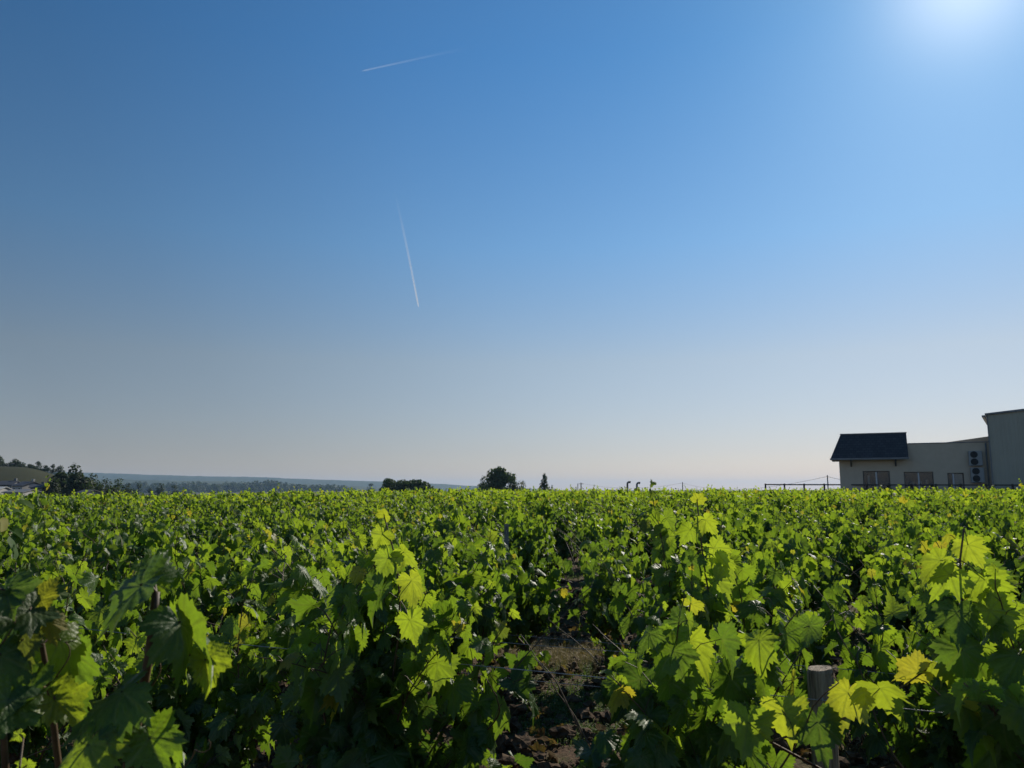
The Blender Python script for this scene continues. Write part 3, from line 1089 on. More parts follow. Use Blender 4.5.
tree(40, 481, 11, 236, 'spread', 'crown_dark', 'low dark garden tree right of the pale house', 'garden_tree', n=800)

# ---------------------------------------------------------------- poles, wires, vent pipes on the skyline
M['pole'] = mat_simple('pole_wood', (0.07, 0.06, 0.05), (0.13, 0.12, 0.11), 4, 0.9)


def pole(px, top, depth, label, r=0.12, arm=True):
    p = at(px, top, depth)
    zb = gh(p.x, p.y) - 0.3
    e = empty('utility_pole', (p.x, p.y, zb))
    tag(e, label, 'utility pole', 'utility poles on the skyline')
    h = p.z - zb
    MB().tube([(0, 0, -0.5), (0, 0, h)], [r, r * 0.75], 8).build('shaft', M['pole'], e, True)
    if arm:
        a = MB().box(-0.7, 0.7, -0.05, 0.05, h - 0.45, h - 0.33)
        for x in (-0.6, 0.6):
            a.tube([(x, 0, h - 0.33), (x, 0, h - 0.15)], [0.04, 0.03], 6)
        a.build('crossarm', M['pole'], e)
    return Vector((p.x, p.y, p.z - 0.15))


q1 = pole(827.3, 475.2, 95, 'utility pole just left of the beige building', 0.09, False)
q2 = pole(682.5, 482.3, 190, 'utility pole on the skyline right of the two bent pipes', 0.14, False)
q3 = pole(581, 482.6, 230, 'utility pole on the skyline right of the cone-shaped conifer', 0.2)
q4 = pole(577.8, 483.4, 240, 'slightly lower utility pole paired with a taller one near the conifer', 0.15, False)


def sag_wire(a, b, sag, r, label, name='power_line', mat='black', n=24):
    pts = []
    for k in range(n + 1):
        s = k / n
        p = a.lerp(b, s)
        p.z -= sag * 4 * s * (1 - s)
        pts.append(p)
    o = MB().tube(pts, r, 5).build(name, M[mat], None, True)
    return o


o = sag_wire(q1, q2, 1.6, 0.018, ''); tag(o, 'thin power line sagging between the two right hand utility poles', 'power line')
o = sag_wire(q2, q3, 1.4, 0.02, ''); tag(o, 'thin power line sagging between the two middle utility poles', 'power line')
o = sag_wire(q1, at(900, 480, 90), 0.5, 0.018, ''); tag(o, 'thin power line running from the right pole behind the beige building', 'power line')


def vent(px, top, depth, label):
    p = at(px, top, depth)
    zb = gh(p.x, p.y)
    e = empty('vent_pipe', (p.x, p.y, zb))
    tag(e, label, 'pipe', 'bent vent pipes on the skyline')
    h = p.z - zb
    r = 0.085
    pts = [(0, 0, -0.2), (0, 0, h - 0.42)]
    for a in np.linspace(0, math.pi * 0.55, 7):
        pts.append((0.16 - 0.16 * math.cos(a), 0, h - 0.30 + 0.2 * math.sin(a)))
    MB().tube(pts, r, 10).build('pipe', M['steel'], e, True)
    MB().tube([pts[-1], (pts[-1][0] + 0.09, 0, pts[-1][2] - 0.02)], r * 1.2, 10).build('cap', M['black'], e)


vent(627.3, 480.8, 66, 'left of two dark bent pipes standing above the vines')
vent(636.8, 481.6, 66, 'right of two dark bent pipes standing above the vines')

# ---------------------------------------------------------------- grape leaves
def leaf_proto(n_out, rings, seed, fold, droop, curl, teeth):
    """a five lobed blade; stalk at the origin, tip along +Y, about one unit wide"""
    rs = np.random.RandomState(seed)
    key = np.array([(-180, .10), (-168, .30), (-150, .42), (-128, .44), (-108, .52), (-84, .43), (-70, .48), (-52, .64), (-34, .53), (-22, .54), (0, .80),
                    (22, .54), (34, .53), (52, .64), (70, .48), (84, .43), (108, .52), (128, .44), (150, .42), (168, .30), (180, .10)])
    key[:, 1] *= 1 + 0.06 * rs.normal(size=len(key))
    ang = np.linspace(-178, 178, n_out)
    r = np.interp(ang, key[:, 0], key[:, 1])
    if teeth:
        r = r * (1 + teeth * np.where(np.arange(n_out) % 2 == 0, 1, -1) * (0.6 + 0.8 * rs.rand(n_out)))
    a = np.radians(ang)
    ox, oy = r * np.sin(a), r * np.cos(a)
    P = [np.array([[0.0, 0.0]])]
    for q in rings:
        P.append(np.stack([ox * q, oy * q], -1))
    P = np.vstack(P)
    x, y = P[:, 0], P[:, 1]
    z = fold * np.abs(x) - droop * np.maximum(y + 0.2, 0) ** 2 - curl * x * x * 1.2
    z = z + 0.060 * np.sin(x * 9 + seed) * np.cos(y * 8 + 2 * seed) * np.hypot(x, y) * 2 + 0.03 * np.sin(14 * np.arctan2(x, y + 1e-6) + seed) * np.hypot(x, y)
    z = z + 0.05 * rs.normal() * x * y * 4
    V = np.stack([x, y, z], -1)
    Fs = []
    for k in range(n_out - 1):
        Fs.append((0, 1 + k + 1, 1 + k))
    for ri in range(len(rings) - 1):
        b0, b1 = 1 + ri * n_out, 1 + (ri + 1) * n_out
        for k in range(n_out - 1):
            Fs.append((b0 + k, b0 + k + 1, b1 + k + 1)); Fs.append((b0 + k, b1 + k + 1, b1 + k))
    Fs = np.array(Fs)
    # blade's upper side must face +Z
    f = Fs[len(Fs) // 2]
    if np.cross(V[f[1]] - V[f[0]], V[f[2]] - V[f[0]])[2] < 0:
        Fs = Fs[:, ::-1]
    UV = np.stack([x, y, np.full_like(x, seed * 1.7)], -1)
    return V, Fs, UV


SHAPES = [(0.25, 0.45, 0.3), (0.10, 0.7, 0.5), (0.45, 0.3, 0.1), (-0.12, 0.5, 0.6), (0.18, 0.9, 0.9), (0.35, 0.15, -0.2), (0.05, 0.2, 1.0), (0.6, 0.6, 0.2)]
PROTO = {
    'hi': [leaf_proto(57, (0.35, 0.7, 1.0), 11 + i, *s, 0.075) for i, s in enumerate(SHAPES)],
    'mid': [leaf_proto(31, (0.5, 1.0), 31 + i, *s, 0.07) for i, s in enumerate(SHAPES)],
    'lo': [leaf_proto(11, (1.0,), 51 + i, *s, 0.0) for i, s in enumerate(SHAPES[:6])],
}


def leaves_mesh(name, pos, tip, nrm, size, data, res, rs):
    """one mesh holding the leaves of one plant"""
    n = len(pos)
    nrm = nrm / (np.linalg.norm(nrm, axis=1)[:, None] + 1e-9)
    tip = tip - nrm * (tip * nrm).sum(1)[:, None]
    tip = tip / (np.linalg.norm(tip, axis=1)[:, None] + 1e-9)
    side = np.cross(tip, nrm)
    protos = PROTO[res]
    pick = rs.randint(0, len(protos), n)
    Vs, Fs, Ds, Us = [], [], [], []
    off = 0
    for k, (V, Fc, UV) in enumerate(protos):
        idx = np.where(pick == k)[0]
        if not len(idx): continue
        L = V[None] * size[idx][:, None, None]
        W = pos[idx][:, None] + L[..., 0:1] * side[idx][:, None] + L[..., 1:2] * tip[idx][:, None] + L[..., 2:3] * nrm[idx][:, None]
        nv = len(V)
        Vs.append(W.reshape(-1, 3))
        Fs.append((Fc[None] + (off + np.arange(len(idx)) * nv)[:, None, None]).reshape(-1, 3))
        off += nv * len(idx)
        Ds.append(np.repeat(data[idx], nv, 0))
        u = np.repeat(UV[None], len(idx), 0)
        u[..., 2] += rs.rand(len(idx))[:, None] * 9
        Us.append(u.reshape(-1, 3))
    return np_mesh(name, np.vstack(Vs), np.vstack(Fs), True, np.vstack(Ds), np.vstack(Us))


SUNV = np.array(SUN_DIR)


class Vine:
    """the stems and leaves of one vine around its own origin; x runs along the row"""
    def __init__(self, seed):
        self.rs = np.random.RandomState(seed)
        self.pos, self.tip, self.nrm, self.size, self.dat = [], [], [], [], []
        self.canes, self.trunk = MB(), MB()
        self.xmax = 9.0

    def leaf(self, p, tip, nrm, size, leaf_tone=None, yel=0.0, brn=0.0):
        self.pos.append(p); self.tip.append(tip); self.nrm.append(nrm); self.size.append(size)
        self.dat.append((self.rs.rand() if leaf_tone is None else leaf_tone, yel, brn, 1.0))

    def grow_trunk(self, h, hires):
        rs = self.rs
        pts, rad = [], []
        for k in range(7):
            s = k / 6
            pts.append((0.05 * math.sin(s * 5 + rs.rand() * 0.6), 0.04 * math.cos(s * 4 + rs.rand()), -0.12 + (h + 0.12) * s))
            rad.append(0.040 * (1.15 - 0.35 * s) * (1 + 0.12 * rs.normal()))
        rad[-1] *= 1.25
        self.trunk.tube(pts, rad, 9 if hires else 6, True, 0.10)
        top = Vector(pts[-1])
        for sx in (-1, 1):
            self.trunk.tube([top + Vector((0, 0, -0.03)), top + Vector((sx * 0.08, 0.02, 0.06)), top + Vector((sx * 0.17, 0.0, 0.10))], [0.026, 0.02, 0.012], 6, True, 0.08)
        return top

    def shoot(self, base, d0, length, leaf_s, spacing, bend, hires, thick=0.0045, lateral=0.55, yel_tip=0.15):
        """one green shoot with alternate leaves, side leaves and tendrils"""
        rs = self.rs
        step = spacing
        n = max(3, int(length / step))
        p = Vector(base); d = Vector(d0).normalized()
        pts = [p.copy()]
        side = 1
        for k in range(n):
            s = (k + 1) / n
            d = (d + Vector((rs.normal() * 0.13, rs.normal() * 0.13, rs.normal() * 0.05 + bend[2])) + Vector((bend[0], bend[1], 0))).normalized()
            p = p + d * step
            pts.append(p.copy())
            side = -side
            az = rs.rand() * 0.9 - 0.45
            out = Vector((math.sin(az) * 0.8, side * math.cos(az), 0))
            if rs.rand() < 0.35: out = Vector((side * math.cos(az), math.sin(az), 0))
            grow = min(1.0, 0.45 + 0.9 * math.sin(min(s, 1) * math.pi * 0.88 + 0.12))
            grow = grow if s < 0.75 else grow * (1 - 0.75 * (s - 0.75) / 0.25)
            sz = leaf_s * max(0.28, grow) * (0.8 + 0.4 * rs.rand())
            pl = sz * (0.5 + 0.35 * rs.rand())
            self.put_leaf(p, out, pl, sz, s, hires, yel_tip)
            if rs.rand() < lateral and s < 0.85:
                o2 = Vector((rs.normal(), rs.normal(), 0)).normalized()
                self.put_leaf(p + o2 * 0.05 * rs.rand(), o2, pl * 1.6, sz * (0.5 + 0.35 * rs.rand()), s, hires, yel_tip)
            if hires and rs.rand() < 0.16 and s > 0.4:
                self.tendril(p, (-out + Vector((0, 0, 0.7))).normalized())
        self.canes.tube(pts, [thick * (1.15 - 0.8 * k / n) for k in range(n + 1)], 6 if hires else 4, True)
        return pts

    def put_leaf(self, p, out, pl, sz, s, hires, yel_tip=0.15, tipdir=None, nrm=None, leaf_tone=None, yel=None, brn=0.0):
        rs = self.rs
        if abs(p.x) > self.xmax: return
        j = p + (out * 0.8 + Vector((0, 0, 0.55))).normalized() * pl
        if hires:
            mid = p.lerp(j, 0.5) + Vector((0, 0, 0.15 * pl))
            self.canes.tube([p, mid, j], [0.0018, 0.0015, 0.0013], 4, False)
        tn = np.array(out) * (0.55 + 0.3 * rs.rand()) + np.array([0, 0, -0.85 - 0.5 * rs.rand()]) + rs.normal(size=3) * 0.38
        nn = np.array(out) * 0.70 + np.array([0, 0, 0.45]) + SUNV_LOC * 0.35 + rs.normal(size=3) * 0.42
        if tipdir is not None: tn = np.array(tipdir, float)
        if nrm is not None: nn = np.array(nrm, float)
        y = 0.0
        if yel is not None: y = yel
        elif s > 0.88 and rs.rand() < yel_tip: y = 0.35 + 0.5 * rs.rand()
        elif rs.rand() < 0.012: y = 0.4 + 0.6 * rs.rand()
        b = brn if brn else (0.5 * rs.rand() if rs.rand() < 0.012 else 0.0)
        r = leaf_tone if leaf_tone is not None else float(np.clip(0.05 + 0.45 * rs.rand() + 0.50 * s * s, 0, 1))  # shade painted into the tone: darker low on the shoot, brighter at the tip
        self.leaf(np.array(j), tn, nn, sz, r, y, b)

    def tendril(self, p, d):
        rs = self.rs
        pts = [Vector(p)]
        q = Vector(p)
        s = d.orthogonal().normalized(); t = d.cross(s)
        n = 14
        for k in range(n):
            f = k / n
            ph = f * f * 9
            q = q + d * 0.011 * (1 - 0.7 * f) + (s * math.cos(ph) + t * math.sin(ph)) * 0.009 * f
            pts.append(q.copy())
        self.canes.tube(pts, [0.0013 * (1 - 0.5 * k / n) for k in range(n + 1)], 4, False)

    def meshes(self, tagname, res):
        self.pos = np.array(self.pos); self.tip = np.array(self.tip); self.nrm = np.array(self.nrm)
        self.size = np.array(self.size); self.dat = np.array(self.dat)
        return (self.trunk.mesh('vine_trunk', True), self.canes.mesh('vine_shoots', True),
                leaves_mesh('vine_foliage', self.pos, self.tip, self.nrm, self.size, self.dat, res, self.rs))


ROW_A = np.array([0.918, -0.396])            # along the row
ROW_P = np.array([0.396, 0.918])             # to the next row
ROW_RZ = math.atan2(ROW_A[1], ROW_A[0])
# sun direction in a vine's own axes
_c, _s = math.cos(-ROW_RZ), math.sin(-ROW_RZ)
SUNV_LOC = np.array([_c * SUNV[0] - _s * SUNV[1], _s * SUNV[0] + _c * SUNV[1], SUNV[2]])


def grow_vine(seed, height=1.22, width=0.95, nsh=11, leaf_s=0.135, hires=False, spacing=0.07, tall=2, lateral=0.6, droopers=3):
    v = Vine(seed)
    v.xmax = width * 0.5
    rs = v.rs
    top = v.grow_trunk(0.26 + 0.08 * rs.rand(), hires)
    talls = set(rs.choice(nsh, tall, replace=False).tolist())
    for k in range(nsh):
        u = (k + 0.5) / nsh * 2 - 1
        b = top + Vector((u * width * 0.24, 0.03 * rs.normal(), 0.03 + 0.05 * rs.rand()))
        L = (height - b.z) * (0.80 + 0.30 * rs.rand())
        if k in talls: L *= 1.12 + 0.18 * rs.rand()
        d = Vector((u * 0.42 + rs.normal() * 0.13, rs.normal() * 0.13, 1))
        v.shoot(b, d, L, leaf_s, spacing, (u * 0.012, rs.normal() * 0.02, 0.0), hires, lateral=lateral)
    for k in range(droopers):                       # shoots that fall out of the row
        a = rs.rand() * 6.28
        b = top + Vector((rs.normal() * width * 0.22, 0, 0.02 + 0.2 * rs.rand()))
        d = Vector((math.cos(a) * 0.9, math.sin(a) * 0.8, 0.75))
        v.shoot(b, d, 0.40 + 0.25 * rs.rand(), leaf_s * 0.95, spacing, (0, 0, -0.13), hires, lateral=lateral)
    for k in range(5):                               # low suckers that hide the trunk
        a = rs.rand() * 6.28
        b = Vector((rs.normal() * 0.05, rs.normal() * 0.04, 0.10 + 0.2 * rs.rand()))
        v.shoot(b, Vector((math.cos(a), math.sin(a), 0.45)), 0.20 + 0.14 * rs.rand(), leaf_s * 0.8, spacing * 0.9, (0, 0, -0.04), hires, lateral=lateral)
    return v


G_V = 'grapevines of the vineyard'


def vine_thing(meshes, x, y, rz, label, scale=1.0):
    e = empty('grapevine', (x, y, gh(x, y)), rz)
    e.scale = (scale, scale, scale)
    tag(e, label, 'grapevine', G_V)
    link('trunk', meshes[0], M['bark'], e)
    link('shoots', meshes[1], M['cane'], e)
    link('foliage', meshes[2], M['leaf'], e)
    return e


def dup(root, x, y, rz, scale, label):
    r = root.copy(); COL.objects.link(r)
    r.location = (x, y, gh(x, y)); r.rotation_euler = (0, 0, rz)
    r.scale = (scale[0], scale[1], scale[2])
    r['label'] = label
    for ch in list(root.children):
        c = ch.copy(); COL.objects.link(c); c.parent = r
    return r


# ---- the front vines, each grown by itself
P_POST = np.array([1.0, 2.45])


def row_xy(k, t):
    p = P_POST + ROW_P * 1.22 * k + ROW_A * t
    return float(p[0]), float(p[1])


def to_px(x, y):
    return 512 + F * x / (y * math.cos(PITCH))


HERO = [
    # row, t, height, width, shoots, leaf, label
    (0, -1.66, 1.36, 0.98, 15, 0.150, 'bushy vine with a tall yellow green tip left of the bare soil patch'),
    (0, -0.46, 1.16, 0.62, 8, 0.150, 'slim vine with bright backlit leaves just left of the wooden post'),
    (0, 0.78, 1.34, 0.95, 12, 0.160, 'big dark vine at the right picture edge beside the wooden post'),
    (0, -2.52, 1.02, 0.92, 11, 0.140, 'low vine seen behind the nearest vine at the lower left'),
    (0, -3.75, 1.20, 1.00, 11, 0.140, 'vine at the left picture edge behind the nearest vine'),
    (1, -0.58, 1.36, 0.95, 12, 0.140, 'tall vine with a bright shoot nearly reaching the skyline, behind the slim backlit vine'),
    (1, 0.55, 1.28, 1.00, 12, 0.140, 'dark leafy vine in the second row behind the wooden post'),
    (1, 1.65, 1.28, 1.00, 12, 0.140, 'second row vine at the right picture edge'),
    (1, -2.65, 1.25, 1.00, 12, 0.140, 'second row vine left of the bare soil patch'),
    (1, -3.75, 1.22, 1.00, 12, 0.140, 'second row vine above the low vine at the lower left'),
    (1, -4.8, 1.22, 1.00, 12, 0.140, 'second row vine at the left picture edge'),
    (2, -2.60, 1.22, 0.90, 11, 0.135, 'third row vine on the left edge of the bare soil patch'),
    (2, -0.40, 1.22, 0.95, 11, 0.135, 'third row vine on the right edge of the bare soil patch'),
    (3, -1.75, 1.15, 0.5, 7, 0.130, 'narrow vine standing alone at the back of the bare soil patch'),
]


def world_to_vine(x, y):
    org = Vector((x, y, gh(x, y)))
    c, s = math.cos(-ROW_RZ), math.sin(-ROW_RZ)

    def d(q):
        q = Vector(q)
        return Vector((c * q.x - s * q.y, s * q.x + c * q.y, q.z))
    return (lambda p: d(Vector(p) - org)), d


def placed(v, x, y, cane, r, leaves):
    """a cane through given points with its leaves: (px, py, depth, size, tip, normal, tone, yellow)"""
    loc, dloc = world_to_vine(x, y)
    P = [loc(at(*q)) for q in cane]
    v.canes.tube([Vector((0, 0, 0.35)), P[0] * 0.5 + Vector((0, 0, 0.2))] + P, [r * 1.6, r * 1.3] + [r * (1 - 0.5 * k / len(P)) for k in range(len(P))], 7, True)
    for px, py, dep, sz, tip, nrm, tone, yel in leaves:
        j = loc(at(px, py, dep))
        near = min(P, key=lambda p: (p - j).length)
        v.canes.tube([near, near.lerp(j, 0.5) + Vector((0, 0, 0.008)), j], [0.0018, 0.0016, 0.0014], 5, False)
        v.leaf(np.array(j), np.array(dloc(tip)), np.array(dloc(nrm)), sz, tone, yel, 0.0)


BACK = (0.25, 0.75, 0.35)        # under side turned to the camera, sun on the upper side
CANES = {
    1: [([(655, 740, 2.62), (664, 700, 2.6), (676, 660, 2.58), (688, 628, 2.57), (690, 605, 2.57)], 0.0045,
         [(690, 640, 2.55, .135, (0.5, -.1, -.8), BACK, .9, .1), (668, 690, 2.55, .12, (0.6, -.1, -.7), BACK, .85, 0), (650, 715, 2.5, .13, (-.5, -.2, -.8), (-.2, -.7, .5), .4, 0),
          (682, 622, 2.56, .12, (-.6, -.1, -.7), (-.4, -.6, .6), .3, 0), (640, 680, 2.58, .13, (-.4, -.1, -.9), (-.3, -.7, .5), .2, 0), (692, 604, 2.57, .07, (.5, .1, .5), BACK, 1, .4)])],
    2: [([(770, 742, 2.2), (795, 734, 2.2), (839, 720, 2.2), (862, 711, 2.22), (895, 692, 2.25), (926, 670, 2.28)], 0.004,
         [(748, 722, 2.16, .145, (-.2, -.2, -.9), BACK, .75, 0), (784, 712, 2.18, .13, (0.1, -.1, -.95), BACK, .95, .25), (818, 722, 2.16, .125, (0.05, -.25, -.9), (-.2, -.8, .45), .3, 0),
          (848, 692, 2.2, .12, (-.25, 0, -.9), BACK, 1, .4), (880, 688, 2.16, .14, (0.15, -.2, -.9), (.2, .55, .7), .8, .15), (918, 672, 2.27, .10, (-.7, 0, -.3), BACK, 1, .7), (934, 662, 2.27, .09, (.5, .1, -.4), (.2, .3, .9), .6, .3)]),
        ([(975, 740, 2.35), (966, 660, 2.32), (962, 600, 2.3), (960, 560, 2.3), (964, 528, 2.3)], 0.0045,
         [(950, 575, 2.28, .11, (-.5, -.1, -.8), BACK, .85, 0), (985, 580, 2.28, .12, (.4, -.1, -.9), BACK, .9, 0), (958, 612, 2.25, .12, (-.2, -.2, -.9), (-.2, -.7, .5), .3, 0), (990, 610, 2.25, .12, (.5, -.1, -.7), BACK, .8, 0),
          (940, 560, 2.3, .10, (-.6, 0, -.6), BACK, .9, .1), (968, 545, 2.3, .09, (.4, 0, -.7), BACK, 1, .15), (962, 650, 2.22, .15, (0, -.2, -.95), (0, -.8, .5), .35, 0)])],
    5: [([(712, 640, 3.62), (708, 590, 3.6), (702, 550, 3.6), (699, 520, 3.6), (697, 500, 3.6)], 0.0045,
         [(706, 520, 3.58, .10, (.5, -.1, -.8), BACK, 1, .1), (690, 530, 3.58, .10, (-.5, -.1, -.8), BACK, .8, 0), (714, 548, 3.58, .13, (.6, -.1, -.7), BACK, .95, .05), (692, 560, 3.57, .13, (-.5, -.2, -.8), (-.3, -.7, .5), .4, 0),
          (716, 580, 3.57, .14, (.5, -.1, -.9), BACK, .9, 0), (698, 500, 3.6, .07, (.3, 0, .6), BACK, 1, .35), (700, 600, 3.56, .14, (-.2, -.2, -.9), (-.2, -.8, .45), .3, 0), (720, 560, 3.6, .12, (.7, .1, -.5), BACK, .9, 0)])],
    0: [([(398, 640, 2.95), (400, 600, 2.93), (396, 560, 2.92), (388, 530, 2.92), (384, 516, 2.92)], 0.004,
         [(412, 580, 2.9, .115, (.3, 0, -.9), BACK, 1, .2), (388, 558, 2.9, .11, (-.4, 0, -.85), BACK, .8, 0), (404, 552, 2.9, .09, (.6, 0, -.6), BACK, .9, .1), (382, 535, 2.9, .09, (-.5, 0, -.7), BACK, .9, .1), (410, 620, 2.88, .13, (.3, -.1, -.9), BACK, .9, 0),
          (385, 515, 2.92, .06, (.3, 0, .6), BACK, 1, .3), (380, 590, 2.88, .13, (-.5, -.2, -.8), (-.3, -.7, .5), .3, 0)])],
}
used = set()
for i, (k, t, h, w, ns, ls, lab) in enumerate(HERO):
    v = grow_vine(100 + i, h + 0.09, w, ns + 1, ls * 0.82, True, 0.052, 3, 0.9, 5)
    x, y = row_xy(k, t)
    for cane in CANES.get(i, []):
        placed(v, x, y, *cane)
    vine_thing(v.meshes('v', 'hi'), x, y, ROW_RZ, lab)
    used.add((k, round(t / 1.05)))


# ---- the nearest vine at the lower left, out of focus: two shoots placed as seen
def nearest_vine():
    v = Vine(901)
    rs = v.rs
    bx, by = -0.80, 1.42
    org = Vector((bx, by, gh(bx, by)))
    c, s = math.cos(-ROW_RZ), math.sin(-ROW_RZ)

    def loc(p):
        q = p - org
        return Vector((c * q.x - s * q.y, s * q.x + c * q.y, q.z))

    def dloc(d):
        d = Vector(d)
        return Vector((c * d.x - s * d.y, s * d.x + c * d.y, d.z))
    v.grow_trunk(0.40, True)

    def stem(pts, r0, r1):
        P = [loc(at(*q)) for q in pts]
        v.canes.tube(P, [r0 + (r1 - r0) * k / (len(P) - 1) for k in range(len(P))], 8, True)
        return P
    A = stem([(118, 850, 1.42), (128, 765, 1.36), (141, 705, 1.33), (149, 655, 1.31), (154, 612, 1.30), (156, 592, 1.30)], 0.0085, 0.0062)
    v.canes.tube([Vector((0, 0, 0.4)), A[0]], [0.014, 0.0085], 8)
    Bp = stem([(70, 860, 1.40), (56, 745, 1.34), (50, 690, 1.30), (42, 645, 1.27), (30, 615, 1.25)], 0.006, 0.0035)
    v.canes.tube([Vector((0, 0, 0.4)), Bp[0]], [0.012, 0.006], 8)
    Cp = stem([(10, 850, 1.30), (4, 740, 1.25), (-6, 660, 1.22), (-10, 600, 1.20)], 0.006, 0.003)
    v.canes.tube([Vector((0, 0, 0.4)), Cp[0]], [0.012, 0.006], 8)

    def big(px, py, dep, size, tip, nrm, leaf_tone, yel=0.0, brn=0.0, stem_from=None):
        j = loc(at(px, py, dep))
        if stem_from is not None:
            v.canes.tube([stem_from, stem_from.lerp(j, 0.5) + Vector((0, 0, 0.01)), j], [0.0024, 0.002, 0.0018], 5, False)
        v.leaf(np.array(j), np.array(dloc(tip)), np.array(dloc(nrm)), size, leaf_tone, yel, brn)
    # tip and normal in world axes (x right, y away, z up)
    big(140, 585, 1.28, 0.134, (-1.0, -0.25, -0.55), (-0.35, -0.5, 0.75), 0.25, 0, 0, A[5])
    big(152, 580, 1.33, 0.067, (0.15, 0.2, 0.6), (0.3, -0.9, 0.1), 0.6, 0, 0, A[5])
    big(180, 622, 1.27, 0.105, (0.45, -0.2, -0.8), (0.74, -0.22, 0.60), 0.35, 0, 0, A[3])
    big(206, 660, 1.30, 0.067, (0.35, 0.0, -0.9), (0.6, -0.6, 0.3), 0.9, 0.1, 0, A[3])
    big(122, 692, 1.24, 0.115, (-0.75, -0.3, -0.55), (-0.3, -0.55, 0.75), 0.3, 0, 0, A[2])
    big(150, 738, 1.25, 0.085, (0.5, -0.2, -0.8), (0.1, -0.7, 0.6), 0.5, 0, 0, A[1])
    big(88, 745, 1.20, 0.094, (-0.2, -0.3, -0.9), (-0.1, -0.8, 0.5), 0.7, 0, 0, A[1])
    big(30, 610, 1.24, 0.081, (-0.5, -0.3, -0.5), (0.66, -0.25, 0.66), 0.2, 0, 0.1, Bp[4])
    big(14, 602, 1.28, 0.087, (-0.3, -0.6, -0.35), (0.70, -0.20, 0.62), 0.35, 0, 0.0, Bp[4])
    big(48, 622, 1.26, 0.047, (0.4, -0.2, -0.6), (0.2, -0.7, 0.5), 0.6, 0.55, 0.35, Bp[4])
    big(40, 600, 1.27, 0.053, (0.3, 0.1, 0.6), (0.1, -0.9, 0.2), 0.7, 0.4, 0.2, Bp[4])
    big(22, 640, 1.22, 0.067, (-0.3, -0.2, -0.8), (-0.2, -0.7, 0.6), 0.3, 0.1, 0.3, Bp[3])
    big(60, 640, 1.30, 0.081, (0.5, 0.1, -0.8), (0.5, -0.6, 0.5), 0.75, 0.15, 0, Bp[3])
    big(55, 700, 1.28, 0.081, (0.6, 0.1, -0.6), (0.3, -0.6, 0.6), 0.85, 0.1, 0, Bp[2])
    big(30, 695, 1.2, 0.101, (-0.6, -0.2, -0.4), (-0.2, -0.5, 0.8), 0.3, 0, 0, Bp[2])
    big(8, 700, 1.16, 0.09, (-0.1, -0.4, -0.6), (0.72, -0.28, 0.60), 0.4, 0, 0, Cp[1])
    big(0, 655, 1.2, 0.094, (0.3, -0.3, -0.7), (0.2, -0.6, 0.7), 0.3, 0, 0, Cp[2])
    big(5, 590, 1.22, 0.087, (0.3, -0.2, -0.5), (0.1, -0.4, 0.9), 0.35, 0, 0, Cp[3])
    for P in (A, Bp, Cp):
        for q in P[1:-1]:
            if rs.rand() < 0.35:
                o = Vector((rs.normal(), abs(rs.normal()) + 0.6, 0)).normalized()
                v.put_leaf(q, o, 0.07, 0.08 + 0.03 * rs.rand(), 0.4, True)
        v.tendril(P[2], Vector((0.5, -0.1, 0.8)).normalized())
    # lower leaves below the picture, so the plant is whole from the side too
    for k in range(7):
        b = Vector((rs.normal() * 0.25, rs.normal() * 0.08, 0.42))
        v.shoot(b, Vector((rs.normal() * 0.4, rs.normal() * 0.3, 1)), 0.42 if k < 3 else 0.80, 0.14 if k < 3 else 0.095, 0.06, (0, 0, 0), True)
    vine_thing(v.meshes('v', 'hi'), bx, by, ROW_RZ, 'nearest vine, blurred, with large drooping leaves on a thick brown stem')


nearest_vine()

# ---- the lattice of vines behind, copies of a few grown kinds
OMIT = {(1, -1), (1, -2), (2, -1), (2, -2), (4, -1), (4, -2), (4, -3), (4, -7), (5, -7), (6, -8)}
kinds = []
for i in range(14):
    v = grow_vine(300 + i, 1.24 + 0.022 * i, 0.60 + 0.03 * (i % 5), 10 + i % 4, 0.112, False, 0.043, 3, 1.0, 4)
    kinds.append(v.meshes('v', 'mid'))
rl = np.random.RandomState(42)
spots = []
for k in range(0, 75):
    for j in range(-70, 80):
        t = -0.45 + 1.05 * j + rl.normal() * 0.05 + (0.42 * math.sin(k * 1.9) if k > 5 else 0)
        x, y = row_xy(k, t)
        x += rl.normal() * 0.05; y += rl.normal() * 0.05
        if y < 1.0: continue
        px = to_px(x, y)
        if k == 0: continue
        if k == 1 and -560 < px < 1300 and -5.5 < t < 2.2: continue
        if k == 2 and -3.2 < t < 0.2: continue
        if k == 3 and -2.0 < t < -0.9: continue
        if (k, j) in OMIT: continue
        if rl.rand() < 0.07 and math.hypot(x, y) > 17: continue
        if px < -140 or px > 1164: continue
        if y > field_edge(x / y): continue
        spots.append((math.hypot(x, y), x, y, px, k, j))
spots.sort()
LBL = 'bushy green grapevine in the crowded rows behind the front three rows'
LBL_ROW3 = 'leafy grapevine in the third row away from the bare soil patch'
protos = {}
count = 0
far = []
for d, x, y, px, k, j in spots:
    if count < 284 and -50 < px < 1074:
        q = count % len(kinds)
        lab = LBL_ROW3 if k <= 2 else LBL
        zz = 0.98 + 0.07 * rl.normal() - (0.2 * rl.rand() if rl.rand() < 0.22 else 0.0)
        sc = (1.0 + 0.08 * rl.normal(), 1.0 + 0.10 * rl.normal(), min(zz, 1.10))
        rz = ROW_RZ + (math.pi if rl.rand() < 0.5 else 0) + rl.normal() * 0.12
        if q not in protos:
            protos[q] = vine_thing(kinds[q], x, y, rz, lab)
        else:
            dup(protos[q], x, y, rz, sc, lab)
        count += 1
    else:
        far.append((d, x, y, px))


